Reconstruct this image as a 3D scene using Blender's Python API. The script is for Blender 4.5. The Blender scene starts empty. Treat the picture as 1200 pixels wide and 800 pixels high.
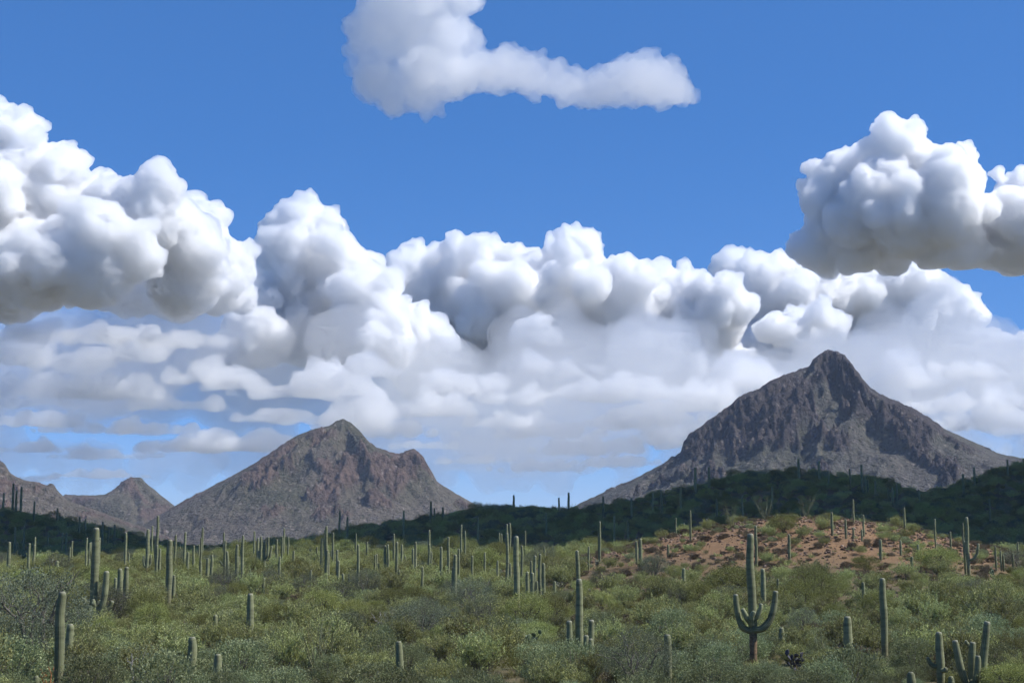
import bpy, bmesh, math, random, os
import numpy as np
from math import radians, sin, cos, pi, atan2, sqrt
from mathutils import Vector, Matrix

# ------------------------------------------------------------------ camera
scene = bpy.context.scene
C = scene.collection
F_PX = 1700.0                      # focal length in pixels of the 1200x800 photograph
HORIZON = 640.0
EYE = 8.0
PITCH = math.atan((HORIZON - 400.0) / F_PX)
cam_d = bpy.data.cameras.new('camera')
cam_d.sensor_width = 36.0
cam_d.lens = 36.0 * F_PX / 1200.0
cam_d.clip_start = 0.5
cam_d.clip_end = 300000.0
cam = bpy.data.objects.new('camera', cam_d)
cam.location = (0, 0, EYE)
cam.rotation_euler = (pi / 2 + PITCH, 0, 0)
C.objects.link(cam)
scene.camera = cam

# ------------------------------------------------------------------ sky and sun
SUN_EL, SUN_AZ = radians(49.0), radians(96.0)     # azimuth clockwise from +Y (the view direction)
SUN_DIR = Vector((sin(SUN_AZ) * cos(SUN_EL), cos(SUN_AZ) * cos(SUN_EL), sin(SUN_EL)))
world = bpy.data.worlds.new('World')
scene.world = world
world.use_nodes = True
wn = world.node_tree
wn.nodes.clear()
w_out = wn.nodes.new('ShaderNodeOutputWorld')
w_bg = wn.nodes.new('ShaderNodeBackground')
w_sky = wn.nodes.new('ShaderNodeTexSky')
w_sky.sky_type = 'NISHITA'
w_sky.sun_disc = False
w_sky.sun_elevation = SUN_EL
w_sky.sun_rotation = SUN_AZ
w_sky.altitude = 3000.0
w_sky.air_density = 0.7
w_sky.dust_density = 0.0
w_sky.ozone_density = 10.0
w_bg.inputs['Strength'].default_value = 0.15
w_hs = wn.nodes.new('ShaderNodeHueSaturation')
w_hs.inputs['Hue'].default_value = 0.513
w_hs.inputs['Saturation'].default_value = 1.5
w_hs.inputs['Value'].default_value = 1.45
w_gm = wn.nodes.new('ShaderNodeGamma')             # softer fall-off from zenith to horizon, as in the photograph
w_gm.inputs['Gamma'].default_value = 0.5
wn.links.new(w_sky.outputs[0], w_gm.inputs['Color'])
wn.links.new(w_gm.outputs[0], w_hs.inputs['Color'])
wn.links.new(w_hs.outputs[0], w_bg.inputs['Color'])
wn.links.new(w_bg.outputs[0], w_out.inputs['Surface'])

sun_d = bpy.data.lights.new('sun', 'SUN')
sun_d.energy = 3.35
sun_d.angle = radians(0.53)
sun_d.color = (1.0, 0.980, 0.95)
sun = bpy.data.objects.new('sun', sun_d)
sun.rotation_euler = SUN_DIR.to_track_quat('Z', 'Y').to_euler()
sun.location = (0, 0, 5000)
C.objects.link(sun)

vs = scene.view_settings
scene.display_settings.display_device = 'sRGB'
vs.view_transform = 'Standard'
vs.look = 'None'
vs.gamma = 1.0
vs.use_curve_mapping = False
vs.exposure = 0.75

cy = scene.cycles
cy.use_denoising = True
try:
    cy.denoiser = 'OPENIMAGEDENOISE'
    cy.denoising_input_passes = 'RGB_ALBEDO_NORMAL'
    cy.denoising_prefilter = 'ACCURATE'
except Exception:
    pass
cy.use_adaptive_sampling = True
cy.adaptive_threshold = 0.05
cy.max_bounces = 36
cy.diffuse_bounces = 2
cy.glossy_bounces = 2
cy.transmission_bounces = 3
cy.transparent_max_bounces = 12
cy.volume_bounces = 34
cy.caustics_reflective = False
cy.caustics_refractive = False

# ------------------------------------------------------------------ helpers
_sp, _cp = sin(PITCH), cos(PITCH)
def ray(px, py):
    u = (px - 600.0) / F_PX
    v = (400.0 - py) / F_PX
    return np.array((u, _cp - v * _sp, _sp + v * _cp))
def at(px, py, d):
    """the point seen at pixel (px, py) at depth y = d"""
    r = ray(px, py)
    return r * (d / r[1]) + np.array((0, 0, EYE))
def to_px(p):
    x, y, z = p[0], p[1], p[2] - EYE
    f = y * _cp + z * _sp
    v = -y * _sp + z * _cp
    return 600 + F_PX * x / f, 400 - F_PX * v / f

def link(o, parent=None):
    C.objects.link(o)
    if parent is not None:
        o.parent = parent
    return o
def tag(o, label=None, cat=None, group=None, kind=None):
    if label: o['label'] = label
    if cat: o['category'] = cat
    if group: o['group'] = group
    if kind: o['kind'] = kind
    return o
def mesh_np(name, V, Fc, smooth=False):
    """mesh from arrays; Fc is (n,3) or (n,4)"""
    me = bpy.data.meshes.new(name)
    V = np.asarray(V, dtype=np.float32); Fc = np.asarray(Fc, dtype=np.int32)
    n, k = Fc.shape
    me.vertices.add(len(V)); me.vertices.foreach_set('co', V.ravel())
    me.loops.add(n * k); me.loops.foreach_set('vertex_index', Fc.ravel())
    me.polygons.add(n)
    me.polygons.foreach_set('loop_start', np.arange(0, n * k, k, dtype=np.int32))
    if smooth:
        me.polygons.foreach_set('use_smooth', np.ones(n, dtype=bool))
    me.update(calc_edges=True)
    return me
def empty(name, loc=(0, 0, 0), rz=0.0):
    o = bpy.data.objects.new(name, None)
    o.location = loc; o.rotation_euler = (0, 0, rz); o.empty_display_size = 0.3
    C.objects.link(o)
    return o

# --- numpy gradient noise
_rs = np.random.RandomState(7)
_PERM = np.concatenate([_rs.permutation(512)] * 3).astype(np.int64)
_G2 = np.stack([np.cos(np.arange(64) / 64 * 2 * pi), np.sin(np.arange(64) / 64 * 2 * pi)], 1)
_g3 = _rs.normal(size=(64, 3)); _G3 = _g3 / np.linalg.norm(_g3, axis=1)[:, None]
def pn2(x, y, seed=0):
    x = np.asarray(x, float) + seed * 17.31; y = np.asarray(y, float) - seed * 9.77
    xi = np.floor(x).astype(np.int64); yi = np.floor(y).astype(np.int64)
    xf = x - xi; yf = y - yi
    u = xf * xf * xf * (xf * (xf * 6 - 15) + 10); v = yf * yf * yf * (yf * (yf * 6 - 15) + 10)
    def g(ix, iy, fx, fy):
        h = _PERM[_PERM[ix & 511] + (iy & 511)] & 63
        return _G2[h, 0] * fx + _G2[h, 1] * fy
    a = g(xi, yi, xf, yf); b = g(xi + 1, yi, xf - 1, yf)
    c = g(xi, yi + 1, xf, yf - 1); d = g(xi + 1, yi + 1, xf - 1, yf - 1)
    return ((a + u * (b - a)) * (1 - v) + (c + u * (d - c)) * v) * 1.4
def fbm2(x, y, oct=4, seed=0, gain=0.5, lac=2.03):
    r = 0; a = 1.0; f = 1.0
    for i in range(oct):
        r = r + a * pn2(np.asarray(x) * f, np.asarray(y) * f, seed + i * 3.1); a *= gain; f *= lac
    return r
def ridged2(x, y, oct=4, seed=0, gain=0.5, lac=2.07):
    r = 0; a = 1.0; f = 1.0; w = 1.0
    for i in range(oct):
        n = 1 - np.abs(pn2(np.asarray(x) * f, np.asarray(y) * f, seed + i * 5.3)); n = n * n
        r = r + a * n * w; w = np.clip(n * 1.3, 0, 1); a *= gain; f *= lac
    return r
def pn3(x, y, z, seed=0):
    x = x + seed * 13.1; y = y - seed * 7.7; z = z + seed * 3.3
    xi = np.floor(x).astype(np.int64); yi = np.floor(y).astype(np.int64); zi = np.floor(z).astype(np.int64)
    xf = x - xi; yf = y - yi; zf = z - zi
    s = lambda t: t * t * t * (t * (t * 6 - 15) + 10)
    u, v, w = s(xf), s(yf), s(zf)
    def g(dx, dy, dz):
        h = _PERM[_PERM[_PERM[(xi + dx) & 511] + ((yi + dy) & 511)] + ((zi + dz) & 511)] & 63
        return _G3[h, 0] * (xf - dx) + _G3[h, 1] * (yf - dy) + _G3[h, 2] * (zf - dz)
    l = lambda a, b, t: a + t * (b - a)
    return l(l(l(g(0,0,0), g(1,0,0), u), l(g(0,1,0), g(1,1,0), u), v),
             l(l(g(0,0,1), g(1,0,1), u), l(g(0,1,1), g(1,1,1), u), v), w) * 1.5

# --- node helper
class NT:
    def __init__(self, name):
        self.m = bpy.data.materials.new(name); self.m.use_nodes = True
        self.t = self.m.node_tree; self.t.nodes.clear()
        self.out = self.t.nodes.new('ShaderNodeOutputMaterial')
    def n(self, typ, **kw):
        nd = self.t.nodes.new(typ)
        for k, v in kw.items():
            if k.startswith('i_'):
                key = k[2:]
                key = int(key) if key.isdigit() else key.replace('_', ' ')
                nd.inputs[key].default_value = v
            else:
                setattr(nd, k, v)
        return nd
    def l(self, a, b): self.t.links.new(a, b)
    def noise(self, vec, scale, detail=4.0, rough=0.55, dist=0.0):
        nd = self.n('ShaderNodeTexNoise'); nd.inputs['Scale'].default_value = scale
        nd.inputs['Detail'].default_value = detail; nd.inputs['Roughness'].default_value = rough
        nd.inputs['Distortion'].default_value = dist
        if vec is not None: self.l(vec, nd.inputs['Vector'])
        return nd.outputs['Fac']
    def ramp(self, fac, stops, interp='LINEAR'):
        nd = self.n('ShaderNodeValToRGB'); cr = nd.color_ramp; cr.interpolation = interp
        while len(cr.elements) < len(stops): cr.elements.new(0.5)
        for e, (p, c) in zip(cr.elements, stops):
            e.position = p; e.color = (c[0], c[1], c[2], 1) if not np.isscalar(c) else (c, c, c, 1)
        self.l(fac, nd.inputs['Fac'])
        return nd.outputs['Color']
    def mix(self, fac, a, b, mode='MIX'):
        nd = self.n('ShaderNodeMix', data_type='RGBA', blend_type=mode)
        for s, v in ((nd.inputs[0], fac), (nd.inputs[6], a), (nd.inputs[7], b)):
            if hasattr(v, 'links'): self.l(v, s)
            elif np.isscalar(v): s.default_value = v
            else: s.default_value = (v[0], v[1], v[2], 1)
        return nd.outputs[2]
    def math(self, op, a, b=0.0, c=None, clamp=False):
        nd = self.n('ShaderNodeMath', operation=op, use_clamp=clamp)
        for s, v in zip(nd.inputs, (a, b, c)):
            if v is None: continue
            if hasattr(v, 'links'): self.l(v, s)
            else: s.default_value = v
        return nd.outputs[0]
    def pbsdf(self, col, rough=0.9, spec=0.15, normal=None):
        b = self.n('ShaderNodeBsdfPrincipled')
        if hasattr(col, 'links'): self.l(col, b.inputs['Base Color'])
        else: b.inputs['Base Color'].default_value = (*col, 1)
        if hasattr(rough, 'links'): self.l(rough, b.inputs['Roughness'])
        else: b.inputs['Roughness'].default_value = rough
        b.inputs['Specular IOR Level'].default_value = spec
        if normal is not None: self.l(normal, b.inputs['Normal'])
        return b
    def bump(self, h, strength=0.5, dist=0.1):
        b = self.n('ShaderNodeBump'); b.inputs['Strength'].default_value = strength
        b.inputs['Distance'].default_value = dist
        self.l(h, b.inputs['Height'])
        return b.outputs[0]
# ------------------------------------------------------------------ clouds: closed bodies of vapour
def cloud_material(name, mfp, g=0.68):
    nt = NT(name)
    v = nt.n('ShaderNodeVolumeScatter')
    v.inputs['Color'].default_value = (0.9990, 0.9995, 1.0, 1)
    v.inputs['Density'].default_value = 1.0 / mfp
    v.inputs['Anisotropy'].default_value = g
    nt.l(v.outputs[0], nt.out.inputs['Volume'])
    return nt.m
_bm = bmesh.new(); bmesh.ops.create_icosphere(_bm, subdivisions=2, radius=1.0)
ICO_V = np.array([v.co[:] for v in _bm.verts]); ICO_F = np.array([[v.index for v in f.verts] for f in _bm.faces])
_bm.free()
def make_cloud(name, blobs, d, label, base_py=None, seed=0, vox=2.5, mfp_px=3.4, squash=0.0, depth=1.2, kids=(15, 4),
               rough=1.0, mat=None, group=None, shrink=0.86, base_z=None):
    """blobs: (px, py, r_px[, flat]) lumps of one cloud at depth d"""
    rs = np.random.RandomState(seed + 11)
    k = d / F_PX                                   # metres per pixel there
    S = []
    for b in blobs:
        px, py, r = b[:3]; fl = b[3] if len(b) > 3 else 1.0
        c = np.array(b[4]) if len(b) > 4 else at(px, py, d)
        c = c + np.array((0, rs.uniform(-1, 1) * r * k * depth, 0))
        R = r * k * shrink
        S.append((c, R, fl))
        for i in range(kids[0]):
            v = rs.normal(size=3); v[2] = abs(v[2]) * 1.1 - 0.45; v[1] -= 0.25; v /= np.linalg.norm(v)
            r1 = R * (0.16 + 0.44 * rs.uniform() ** 1.3)
            c1 = c + v * np.array((1, 1, fl)) * (R * rs.uniform(0.78, 0.98))
            S.append((c1, r1, 0.5 + 0.5 * fl))
            for j in range(kids[1]):
                w = rs.normal(size=3) + v * 1.3; w[2] += 0.25; w /= np.linalg.norm(w)
                r2 = r1 * rs.uniform(0.28, 0.55)
                S.append((c1 + w * r1 * rs.uniform(0.75, 1.0), r2, 1.0))
    cs = np.array([s[0] for s in S]); Rs = np.array([s[1] for s in S]); fl = np.array([s[2] for s in S])
    keep = Rs > 1.6 * k
    cs, Rs, fl = cs[keep], Rs[keep], fl[keep]
    nV = len(ICO_V)
    V = ICO_V[None] * Rs[:, None, None]; V[:, :, 2] *= fl[:, None]
    V = (V + cs[:, None, :]).reshape(-1, 3)
    Fc = (ICO_F[None] + (np.arange(len(cs)) * nV)[:, None, None]).reshape(-1, 3)
    org = cs.mean(0)
    if base_py is not None:
        base = base_z if base_z is not None else at(600, base_py, d)[2]
        org[2] = base
    me = mesh_np(name, V - org, Fc)
    o = bpy.data.objects.new(name, me); C.objects.link(o)
    m = o.modifiers.new('remesh', 'REMESH'); m.mode = 'VOXEL'; m.voxel_size = vox * k; m.use_smooth_shade = False
    dg = bpy.context.evaluated_depsgraph_get()
    me2 = bpy.data.meshes.new_from_object(o.evaluated_get(dg))
    o.modifiers.clear(); o.data = me2; bpy.data.meshes.remove(me); me2.name = name
    n = len(me2.vertices)
    P = np.empty(n * 3, np.float32); me2.vertices.foreach_get('co', P); P = P.reshape(-1, 3).astype(float)
    N = np.empty(n * 3, np.float32); me2.vertices.foreach_get('normal', N); N = N.reshape(-1, 3)
    Q = P / k + seed * 31.7                        # in pixels
    disp = 0
    for s, a in ((34.0, 4.5), (15.0, 4.4), (7.0, 4.2), (3.6, 2.4)):
        disp = disp + a * (0.45 - np.abs(pn3(Q[:, 0] / s, Q[:, 1] / s, Q[:, 2] / s, s)) * 1.6)
    P = P + N * (disp * k * rough)[:, None]
    if base_py is not None:                        # flat, slightly ragged underside
        lim = 6.0 * k * (pn3(Q[:, 0] / 60, Q[:, 1] / 60, Q[:, 2] * 0, 5) + 0.35 * pn3(Q[:, 0] / 16, Q[:, 1] / 16, Q[:, 2] * 0, 6))
        low = P[:, 2] < lim
        P[low, 2] = lim[low] + (P[low, 2] - lim[low]) * 0.12
    me2.vertices.foreach_set('co', P.astype(np.float32).ravel()); me2.update()
    m = o.modifiers.new('remesh', 'REMESH'); m.mode = 'VOXEL'; m.voxel_size = vox * k * 0.95; m.use_smooth_shade = False   # one clean closed skin
    dg = bpy.context.evaluated_depsgraph_get()
    me3 = bpy.data.meshes.new_from_object(o.evaluated_get(dg)); o.modifiers.clear(); o.data = me3; bpy.data.meshes.remove(me2); me2 = me3; me2.name = name
    o.location = org
    me2.materials.clear(); me2.materials.append(mat or cloud_material('cloud_vapour', mfp_px * k))
    tag(o, label, 'cloud', group)
    return o


CLOUDS = [
 # distance, base row, label, lumps (pixel x, pixel y, radius, flatness), options
 (11600, 318, 'lone puffy white cumulus with a flat grey base hanging above the taller mountain',
  [(1040,176,34),(1012,198,38),(978,214,34),(955,238,24),(1064,203,34),(1105,222,42),(1085,258,58),(1004,262,54),(1050,262,60),
   (1145,258,48),(1175,275,42),(1215,262,52),(1262,255,64),(972,285,34),(1010,296,28),(1050,298,28),(1090,298,30),(1130,298,30),(1190,298,32),
   (1310,262,56),(1196,212,17),(1172,204,9)], dict(seed=1)),
 (14000, 377, 'huge heaped white cloud with a broad grey underside above the low western ridge',
  [(12,152,34),(45,172,20),(-24,142,44),(30,188,40),(80,200,30),(42,245,68),(-30,250,84),(100,252,62),(172,262,58),(152,224,18),(176,232,20),
   (60,322,64),(0,325,60),(130,322,62),(-70,300,84),(-130,260,90),(200,318,56),(215,285,40)], dict(seed=3)),
 (16500, 384, 'bright white cumulus shoulder bulging from behind the huge heaped cloud',
  [(200,262,30),(222,256,30),(252,262,22),(240,300,48),(214,335,54),(262,342,38),(285,300,17),(292,292,11),(288,322,15),(286,352,18),(160,345,40)], dict(seed=4)),
 (18000, 436, 'tall knobbly cumulus tower leaning over the double-peaked mountain',
  [(328,258,24),(355,252,24),(382,258,20),(345,290,38),(397,292,26),(342,332,44),(402,325,40),(426,324,20),(434,370,44),
   (472,378,30),(502,394,34),(524,402,17),(446,406,48),(404,395,48),(352,388,46),(316,300,20),(300,352,30),(312,400,40),(276,405,34),(250,420,30)], dict(seed=2)),
 (22000, 470, 'long cauliflower-topped cloud bank between the tower cloud and the taller mountain',
  [(470,330,30),(492,312,26),(520,312,30),(545,302,26),(572,296,26),(600,306,30),(628,318,24),(480,370,44),(540,355,50),(600,360,56),
   (560,410,60),(630,415,60),(500,430,50),(650,300,20),(676,292,24),(694,306,20),(690,345,48),(660,380,50),
   (722,318,20),(745,322,22),(772,322,20),(800,330,22),(828,338,18),(720,370,50),(770,375,52),(820,385,52),(700,430,60),(770,430,56),(840,430,52)], dict(seed=5)),
 (24500, 480, 'cauliflower-topped cloud bank standing behind the taller mountain summit',
  [(850,312,17),(872,318,22),(900,318,20),(922,316,20),(944,300,20),(960,318,26),(880,350,40),(930,355,50),(990,350,44),(1030,345,36),(1070,345,34),
   (1104,340,26),(1126,360,22),(1136,375,14),(1110,385,40),(1060,395,50),(1000,400,56),(940,405,56),(880,410,56),(1090,430,46),(1140,425,34),(1180,420,30),(1215,415,34),(1170,445,34),(1230,440,40)], dict(seed=6)),
 (19500, 402, 'small grey-white puff in front of the long cloud bank',
  [(612,392,15),(630,384,17),(646,395,14),(626,400,16)], dict(seed=7)),
 (20500, 372, 'grey shaded hump of cloud riding on the crest of the long cloud bank',
  [(664,300,18),(680,318,22),(655,330,26),(690,340,24),(640,345,18)], dict(seed=8)),
 (21000, 385, 'grey wedge of cloud below the gap in the long cloud bank',
  [(822,340,20),(850,345,22),(872,358,18),(835,362,26),(805,368,20),(862,372,18)], dict(seed=9)),
 (21500, 412, 'grey puff of cloud left of the taller mountain summit',
  [(905,388,20),(930,380,22),(955,372,18),(975,385,20),(920,398,22),(950,395,22)], dict(seed=10)),
]
for i, (d, b, lab, bl, kw) in enumerate(CLOUDS):
    make_cloud('cloud', bl, d, lab, base_py=b, **kw)
# the loose cloud overhead, seen from below: softer and thinner
make_cloud('cloud', [(492,8,52),(455,36,42),(428,60,22),(418,80,14),(446,96,34),(512,52,44),(540,-2,32),(496,98,38),(462,118,20),(528,92,34),(470,-40,60),(520,-50,50),(552,76,28),
    (576,86,32,.8),(600,86,30,.8),(625,92,28,.8),(650,98,25,.8),(672,106,22,.8),(694,110,22,.75),(716,106,27,.8),(742,100,33,.85),(766,98,34,.85),(788,106,25,.75),(804,114,13,.6)],
    6600, 'loose ragged cloud with a long trailing tail high above everything else', base_py=None, seed=12, mfp_px=24, rough=1.5, kids=(28, 4), depth=0.4)
# thin veil of falling haze behind the low clouds
vr = random.Random(3)
vb = []
for i in range(34):
    vb.append((-120 + i * 43 + vr.uniform(-20, 20), (432 if i < 13 else 464) + vr.uniform(-34, 24), vr.uniform(52, 92), 0.85))
for i in range(26):
    vb.append((-100 + i * 56 + vr.uniform(-20, 20), 536 + vr.uniform(-12, 12), vr.uniform(30, 46), 0.7))
for i in range(30):
    vb.append((-100 + i * 48 + vr.uniform(-20, 20), 564 + vr.uniform(-6, 4), vr.uniform(18, 24), 0.7))
make_cloud('cloud', vb, 17300, 'pale bluish veil of thin cloud hanging under the cloud banks', base_py=None, seed=14, vox=6.0, mfp_px=72.0, rough=1.6, kids=(6, 2), depth=1.0)
# low clouds between and behind the mountains: broken layers of small cumulus under the banks
far = random.Random(5)
# (x centre, y centre, half width, half height)
FAR = [(70,388,90,18),(0,386,60,16),(190,392,70,16),(110,556,60,7),(40,560,60,6),(15,408,30,22),(85,422,48,18),(148,405,30,22),(60,452,80,18),(140,452,50,20),(235,436,50,16),(285,446,36,16),(200,470,60,12),(40,488,60,14),(110,498,60,12),(175,500,50,12),
  (214,516,44,19),(288,512,46,22),(250,520,60,10),(350,456,66,14),(400,448,40,22),(430,486,46,22),(470,498,50,18),(520,476,50,18),(330,486,50,12),(560,440,46,22),(590,492,40,12),(640,496,46,20),(600,462,44,16),
  (690,450,40,22),(745,448,36,26),(775,478,40,22),(735,492,44,12),(690,522,52,14),(830,466,50,22),(800,508,46,18),(560,536,46,8),(640,546,60,8),(720,540,50,8),(880,440,40,24),
  (1060,436,30,20),(1040,470,40,14),(1125,470,60,16),(1150,490,50,14),(1190,462,40,18),(1200,500,50,10),(1090,500,40,9),(500,520,40,8),(40,524,70,9),(130,532,60,8),(30,470,50,10),(430,430,40,16),(650,425,36,18),(1130,430,40,16)]
for i, (x, y, hw, hh) in enumerate(FAR):
    hw, hh = hw * 1.25, hh * 1.2
    yb = y + hh * 0.75
    d = 15000.0 + 42 * (i % 40)                    # lower cloud layer, in front of the veil
    bl = []
    n = max(6, int(hw / hh * 2.4))
    for j in range(n):
        t = (j / (n - 1) - 0.5) * 2
        r = hh * (1.0 - 0.6 * t * t) * far.uniform(.55, 1.2)
        bl.append((x + t * hw + far.uniform(-.3, .3) * hh, yb - r * 0.55 + far.uniform(-.2, .1) * hh, r, 0.8))
    make_cloud('cloud', bl, d, 'small pale cumulus in the broken layer under the cloud banks', base_py=yb, seed=20 + i, vox=3.3, kids=(12, 3), mfp_px=11, depth=1.0, rough=0.7, group='low clouds under the banks')
# unseen cloud implied by the ridge shadow, widened to block more sky light there
sh = random.Random(8)
CH = 850.0; tt = CH / SUN_DIR.z
bl = []
for i in range(25):
    for j in range(6):
        gx_ = -1900 + i * 105 + sh.uniform(-30, 30); gy_ = 432 - 40 * min(1, max(0, gx_ / 110)) + j * 120 + sh.uniform(-18, 18)
        c = (gx_ + SUN_DIR.x * tt, gy_ + SUN_DIR.y * tt, CH + 15 + sh.uniform(0, 40))
        bl.append((0, 0, sh.uniform(88, 108) / 0.86 if j else 92, 0.8, c))
make_cloud('cloud', bl, 1700.0, 'flat-based cloud out of view overhead, shaped to shade the ridge', base_py=0, base_z=CH - 25, seed=77, vox=14.0, mfp_px=3.5, kids=(7, 0), depth=0.1, rough=2.0)
# ------------------------------------------------------------------ the lie of the land
def sstep(a, b, t):
    t = np.clip((np.asarray(t, float) - a) / (b - a), 0, 1); return t * t * (3 - 2 * t)
Y_RIDGE = 470.0
CREST = [(-900,610),(-300,590),(-60,600),(0,607),(50,617),(100,632),(150,648),(200,652),(260,650),(330,645),(400,630),(450,622),(500,614),(550,606),(600,602),
         (650,602),(700,604),(740,594),(780,582),(820,574),(860,566),(900,561),(940,561),(980,567),(1020,577),(1060,589),(1078,594),(1110,585),(1150,571),(1200,554),(1270,535),(1400,545),(1900,570)]
_cp_ = np.array([at(p[0], p[1], Y_RIDGE) for p in CREST]); _cx, _cz = _cp_[:, 0], _cp_[:, 2]
def hill_mask(x, y):
    dy = y - 236.0
    return np.exp(-((x - 47.0) / 36.0) ** 2) * np.exp(-np.where(dy < 0, (dy / 44.0) ** 2, (dy / 55.0) ** 2))
def ground_z(x, y, fine=True):
    x = np.asarray(x, float); y = np.asarray(y, float)
    yy = y + 14 * pn2(x / 90, y / 200, 3)
    z = 0.7 * pn2(x / 38, y / 38, 1) * sstep(20, 70, y) + 4.6 * sstep(130, 335, yy)
    z = z + 9.6 * hill_mask(x, y) + 2.2 * np.exp(-((x - 110) / 40) ** 2 - ((y - 300) / 50) ** 2)
    zc = np.interp(x + 10 * pn2(x / 60, y / 60, 8), _cx, _cz)
    wf = sstep(300, Y_RIDGE, y) * (1 - sstep(Y_RIDGE, 820, y))
    z = z * (1 - wf) + zc * wf
    z = z + wf * 1.6 * pn2(x / 30, y / 30, 6)
    z = z + 6.2 * (1 - sstep(4, 52, y)) * (1 - sstep(30, 140, np.abs(x) * 0.6))
    if fine:
        h = hill_mask(x, y)
        z = z + 0.12 * fbm2(x / 5.0, y / 5.0, 3, 4) + 0.35 * h * (ridged2(x / 9, y / 9, 3, 2) - 0.9)
    return z
def gline(lo, hi, step, far_lo, far_hi, grow=1.16):
    a = list(np.arange(lo, hi + step * 0.5, step)); s = step; v = a[-1]; up = []
    while v < far_hi: s *= grow; v += s; up.append(v)
    s = step; v = a[0]; dn = []
    while v > far_lo: s *= grow; v -= s; dn.append(v)
    return np.array(dn[::-1] + a + up)
gx = gline(-180, 190, 1.6, -42000, 42000); gy = gline(24, 520, 1.6, -3000, 60000)
GX, GY = np.meshgrid(gx, gy)
GZ = ground_z(GX, GY)
nx, ny = len(gx), len(gy)
idx = np.arange(nx * ny).reshape(ny, nx)
GF = np.stack([idx[:-1, :-1], idx[:-1, 1:], idx[1:, 1:], idx[1:, :-1]], -1).reshape(-1, 4)
g_me = mesh_np('ground', np.stack([GX, GY, GZ], -1).reshape(-1, 3), GF, smooth=True)
red = np.clip(1.8 * hill_mask(GX, GY) - 0.18 + 0.28 * fbm2(GX / 14, GY / 14, 3, 9), 0, 1)
at_ = g_me.attributes.new('red', 'FLOAT', 'POINT'); at_.data.foreach_set('value', red.astype(np.float32).ravel())
nt = NT('desert_soil')
pos = nt.n('ShaderNodeNewGeometry').outputs['Position']
ra = nt.n('ShaderNodeAttribute', attribute_name='red').outputs['Fac']
n1 = nt.noise(pos, 0.11, 5); n2 = nt.noise(pos, 1.3, 5, 0.6); n3 = nt.noise(pos, 6.0, 4, 0.65)
plain = nt.ramp(n2, [(0.3, (.10, .085, .055)), (0.5, (.145, .115, .075)), (0.7, (.20, .155, .105))])
grassy = nt.ramp(n3, [(0.35, (.06, .065, .03)), (0.65, (.13, .125, .06))])
plain = nt.mix(nt.ramp(n1, [(0.42, 0.15), (0.6, 0.85)]), plain, grassy)
redc = nt.ramp(n3, [(0.3, (.115, .072, .044)), (0.5, (.235, .142, .076)), (0.68, (.37, .245, .145))])
redc = nt.mix(nt.ramp(n2, [(0.40, 0.0), (0.62, 0.65)]), redc, (.18, .112, .068))
soil = nt.mix(ra, plain, redc)
b = nt.pbsdf(soil, 0.95, 0.08, nt.bump(n3, 0.6, 0.12))
nt.l(b.outputs[0], nt.out.inputs['Surface'])
g_me.materials.append(nt.m)
ground = link(bpy.data.objects.new('ground', g_me)); tag(ground, 'desert ground of brown and reddish soil', kind='structure')

def hit(px, py, lo=55.0, hi=640.0):
    """first place where the sight line through a pixel meets the ground"""
    r = ray(px, py); ds = np.arange(lo, hi, 1.0)
    z = EYE + r[2] / r[1] * ds; x = r[0] / r[1] * ds
    below = np.nonzero(z < ground_z(x, ds, False))[0]
    d = ds[below[0]] if len(below) else None
    return d

# ------------------------------------------------------------------ mountains
def rock_material(name, scree, scree2, rock, rock2, scrub, k):
    nt = NT(name)
    pos = nt.n('ShaderNodeNewGeometry').outputs['Position']
    cr = nt.n('ShaderNodeAttribute', attribute_name='crag').outputs['Fac']
    nb = nt.noise(pos, 0.006, 5, 0.6); nm = nt.noise(pos, 0.035, 5, 0.65); nf = nt.noise(pos, 0.16, 4, 0.7)
    c1 = nt.mix(nt.ramp(nm, [(0.38, 0), (0.62, 1)]), scree, scree2)
    c1 = nt.mix(nt.ramp(nb, [(0.42, 0.0), (0.62, 0.8)]), c1, scrub)
    c2 = nt.mix(nt.ramp(nm, [(0.4, 0), (0.6, 1)]), rock, rock2)
    c = nt.mix(cr, c1, c2)
    # single desert shrubs and boulders, a pixel or two each
    v = nt.n('ShaderNodeTexVoronoi', feature='F1'); v.inputs['Scale'].default_value = 0.17 * k; nt.l(pos, v.inputs['Vector'])
    dot = nt.ramp(v.outputs['Distance'], [(0.24, 1.0), (0.36, 0.0)])
    sel = nt.ramp(v.outputs['Color'], [(0.45, 0.0), (0.5, 1.0)])
    c = nt.mix(nt.math('MULTIPLY', nt.math('MULTIPLY', dot, sel), nt.math('SUBTRACT', 0.95, cr), clamp=True), c, (.030, .036, .018))
    v2 = nt.n('ShaderNodeTexVoronoi', feature='F1'); v2.inputs['Scale'].default_value = 0.10 * k; nt.l(pos, v2.inputs['Vector'])
    d2 = nt.ramp(v2.outputs['Distance'], [(0.20, 1.0), (0.33, 0.0)])
    s2 = nt.ramp(v2.outputs['Color'], [(0.56, 0.0), (0.62, 1.0)])
    c = nt.mix(nt.math('MULTIPLY', nt.math('MULTIPLY', d2, s2), 0.75), c, (.26, .215, .185))
    c = nt.mix(0.5, c, nt.ramp(nf, [(0.3, (.28, .28, .28)), (0.7, (1.7, 1.7, 1.7))]), 'MULTIPLY')
    hsum = nt.math('ADD', nf, nt.math('MULTIPLY', nm, 1.4))
    b = nt.pbsdf(c, 0.95, 0.05, nt.bump(hsum, 1.0, 8.0))
    nt.l(b.outputs[0], nt.out.inputs['Surface'])
    return nt.m

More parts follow.
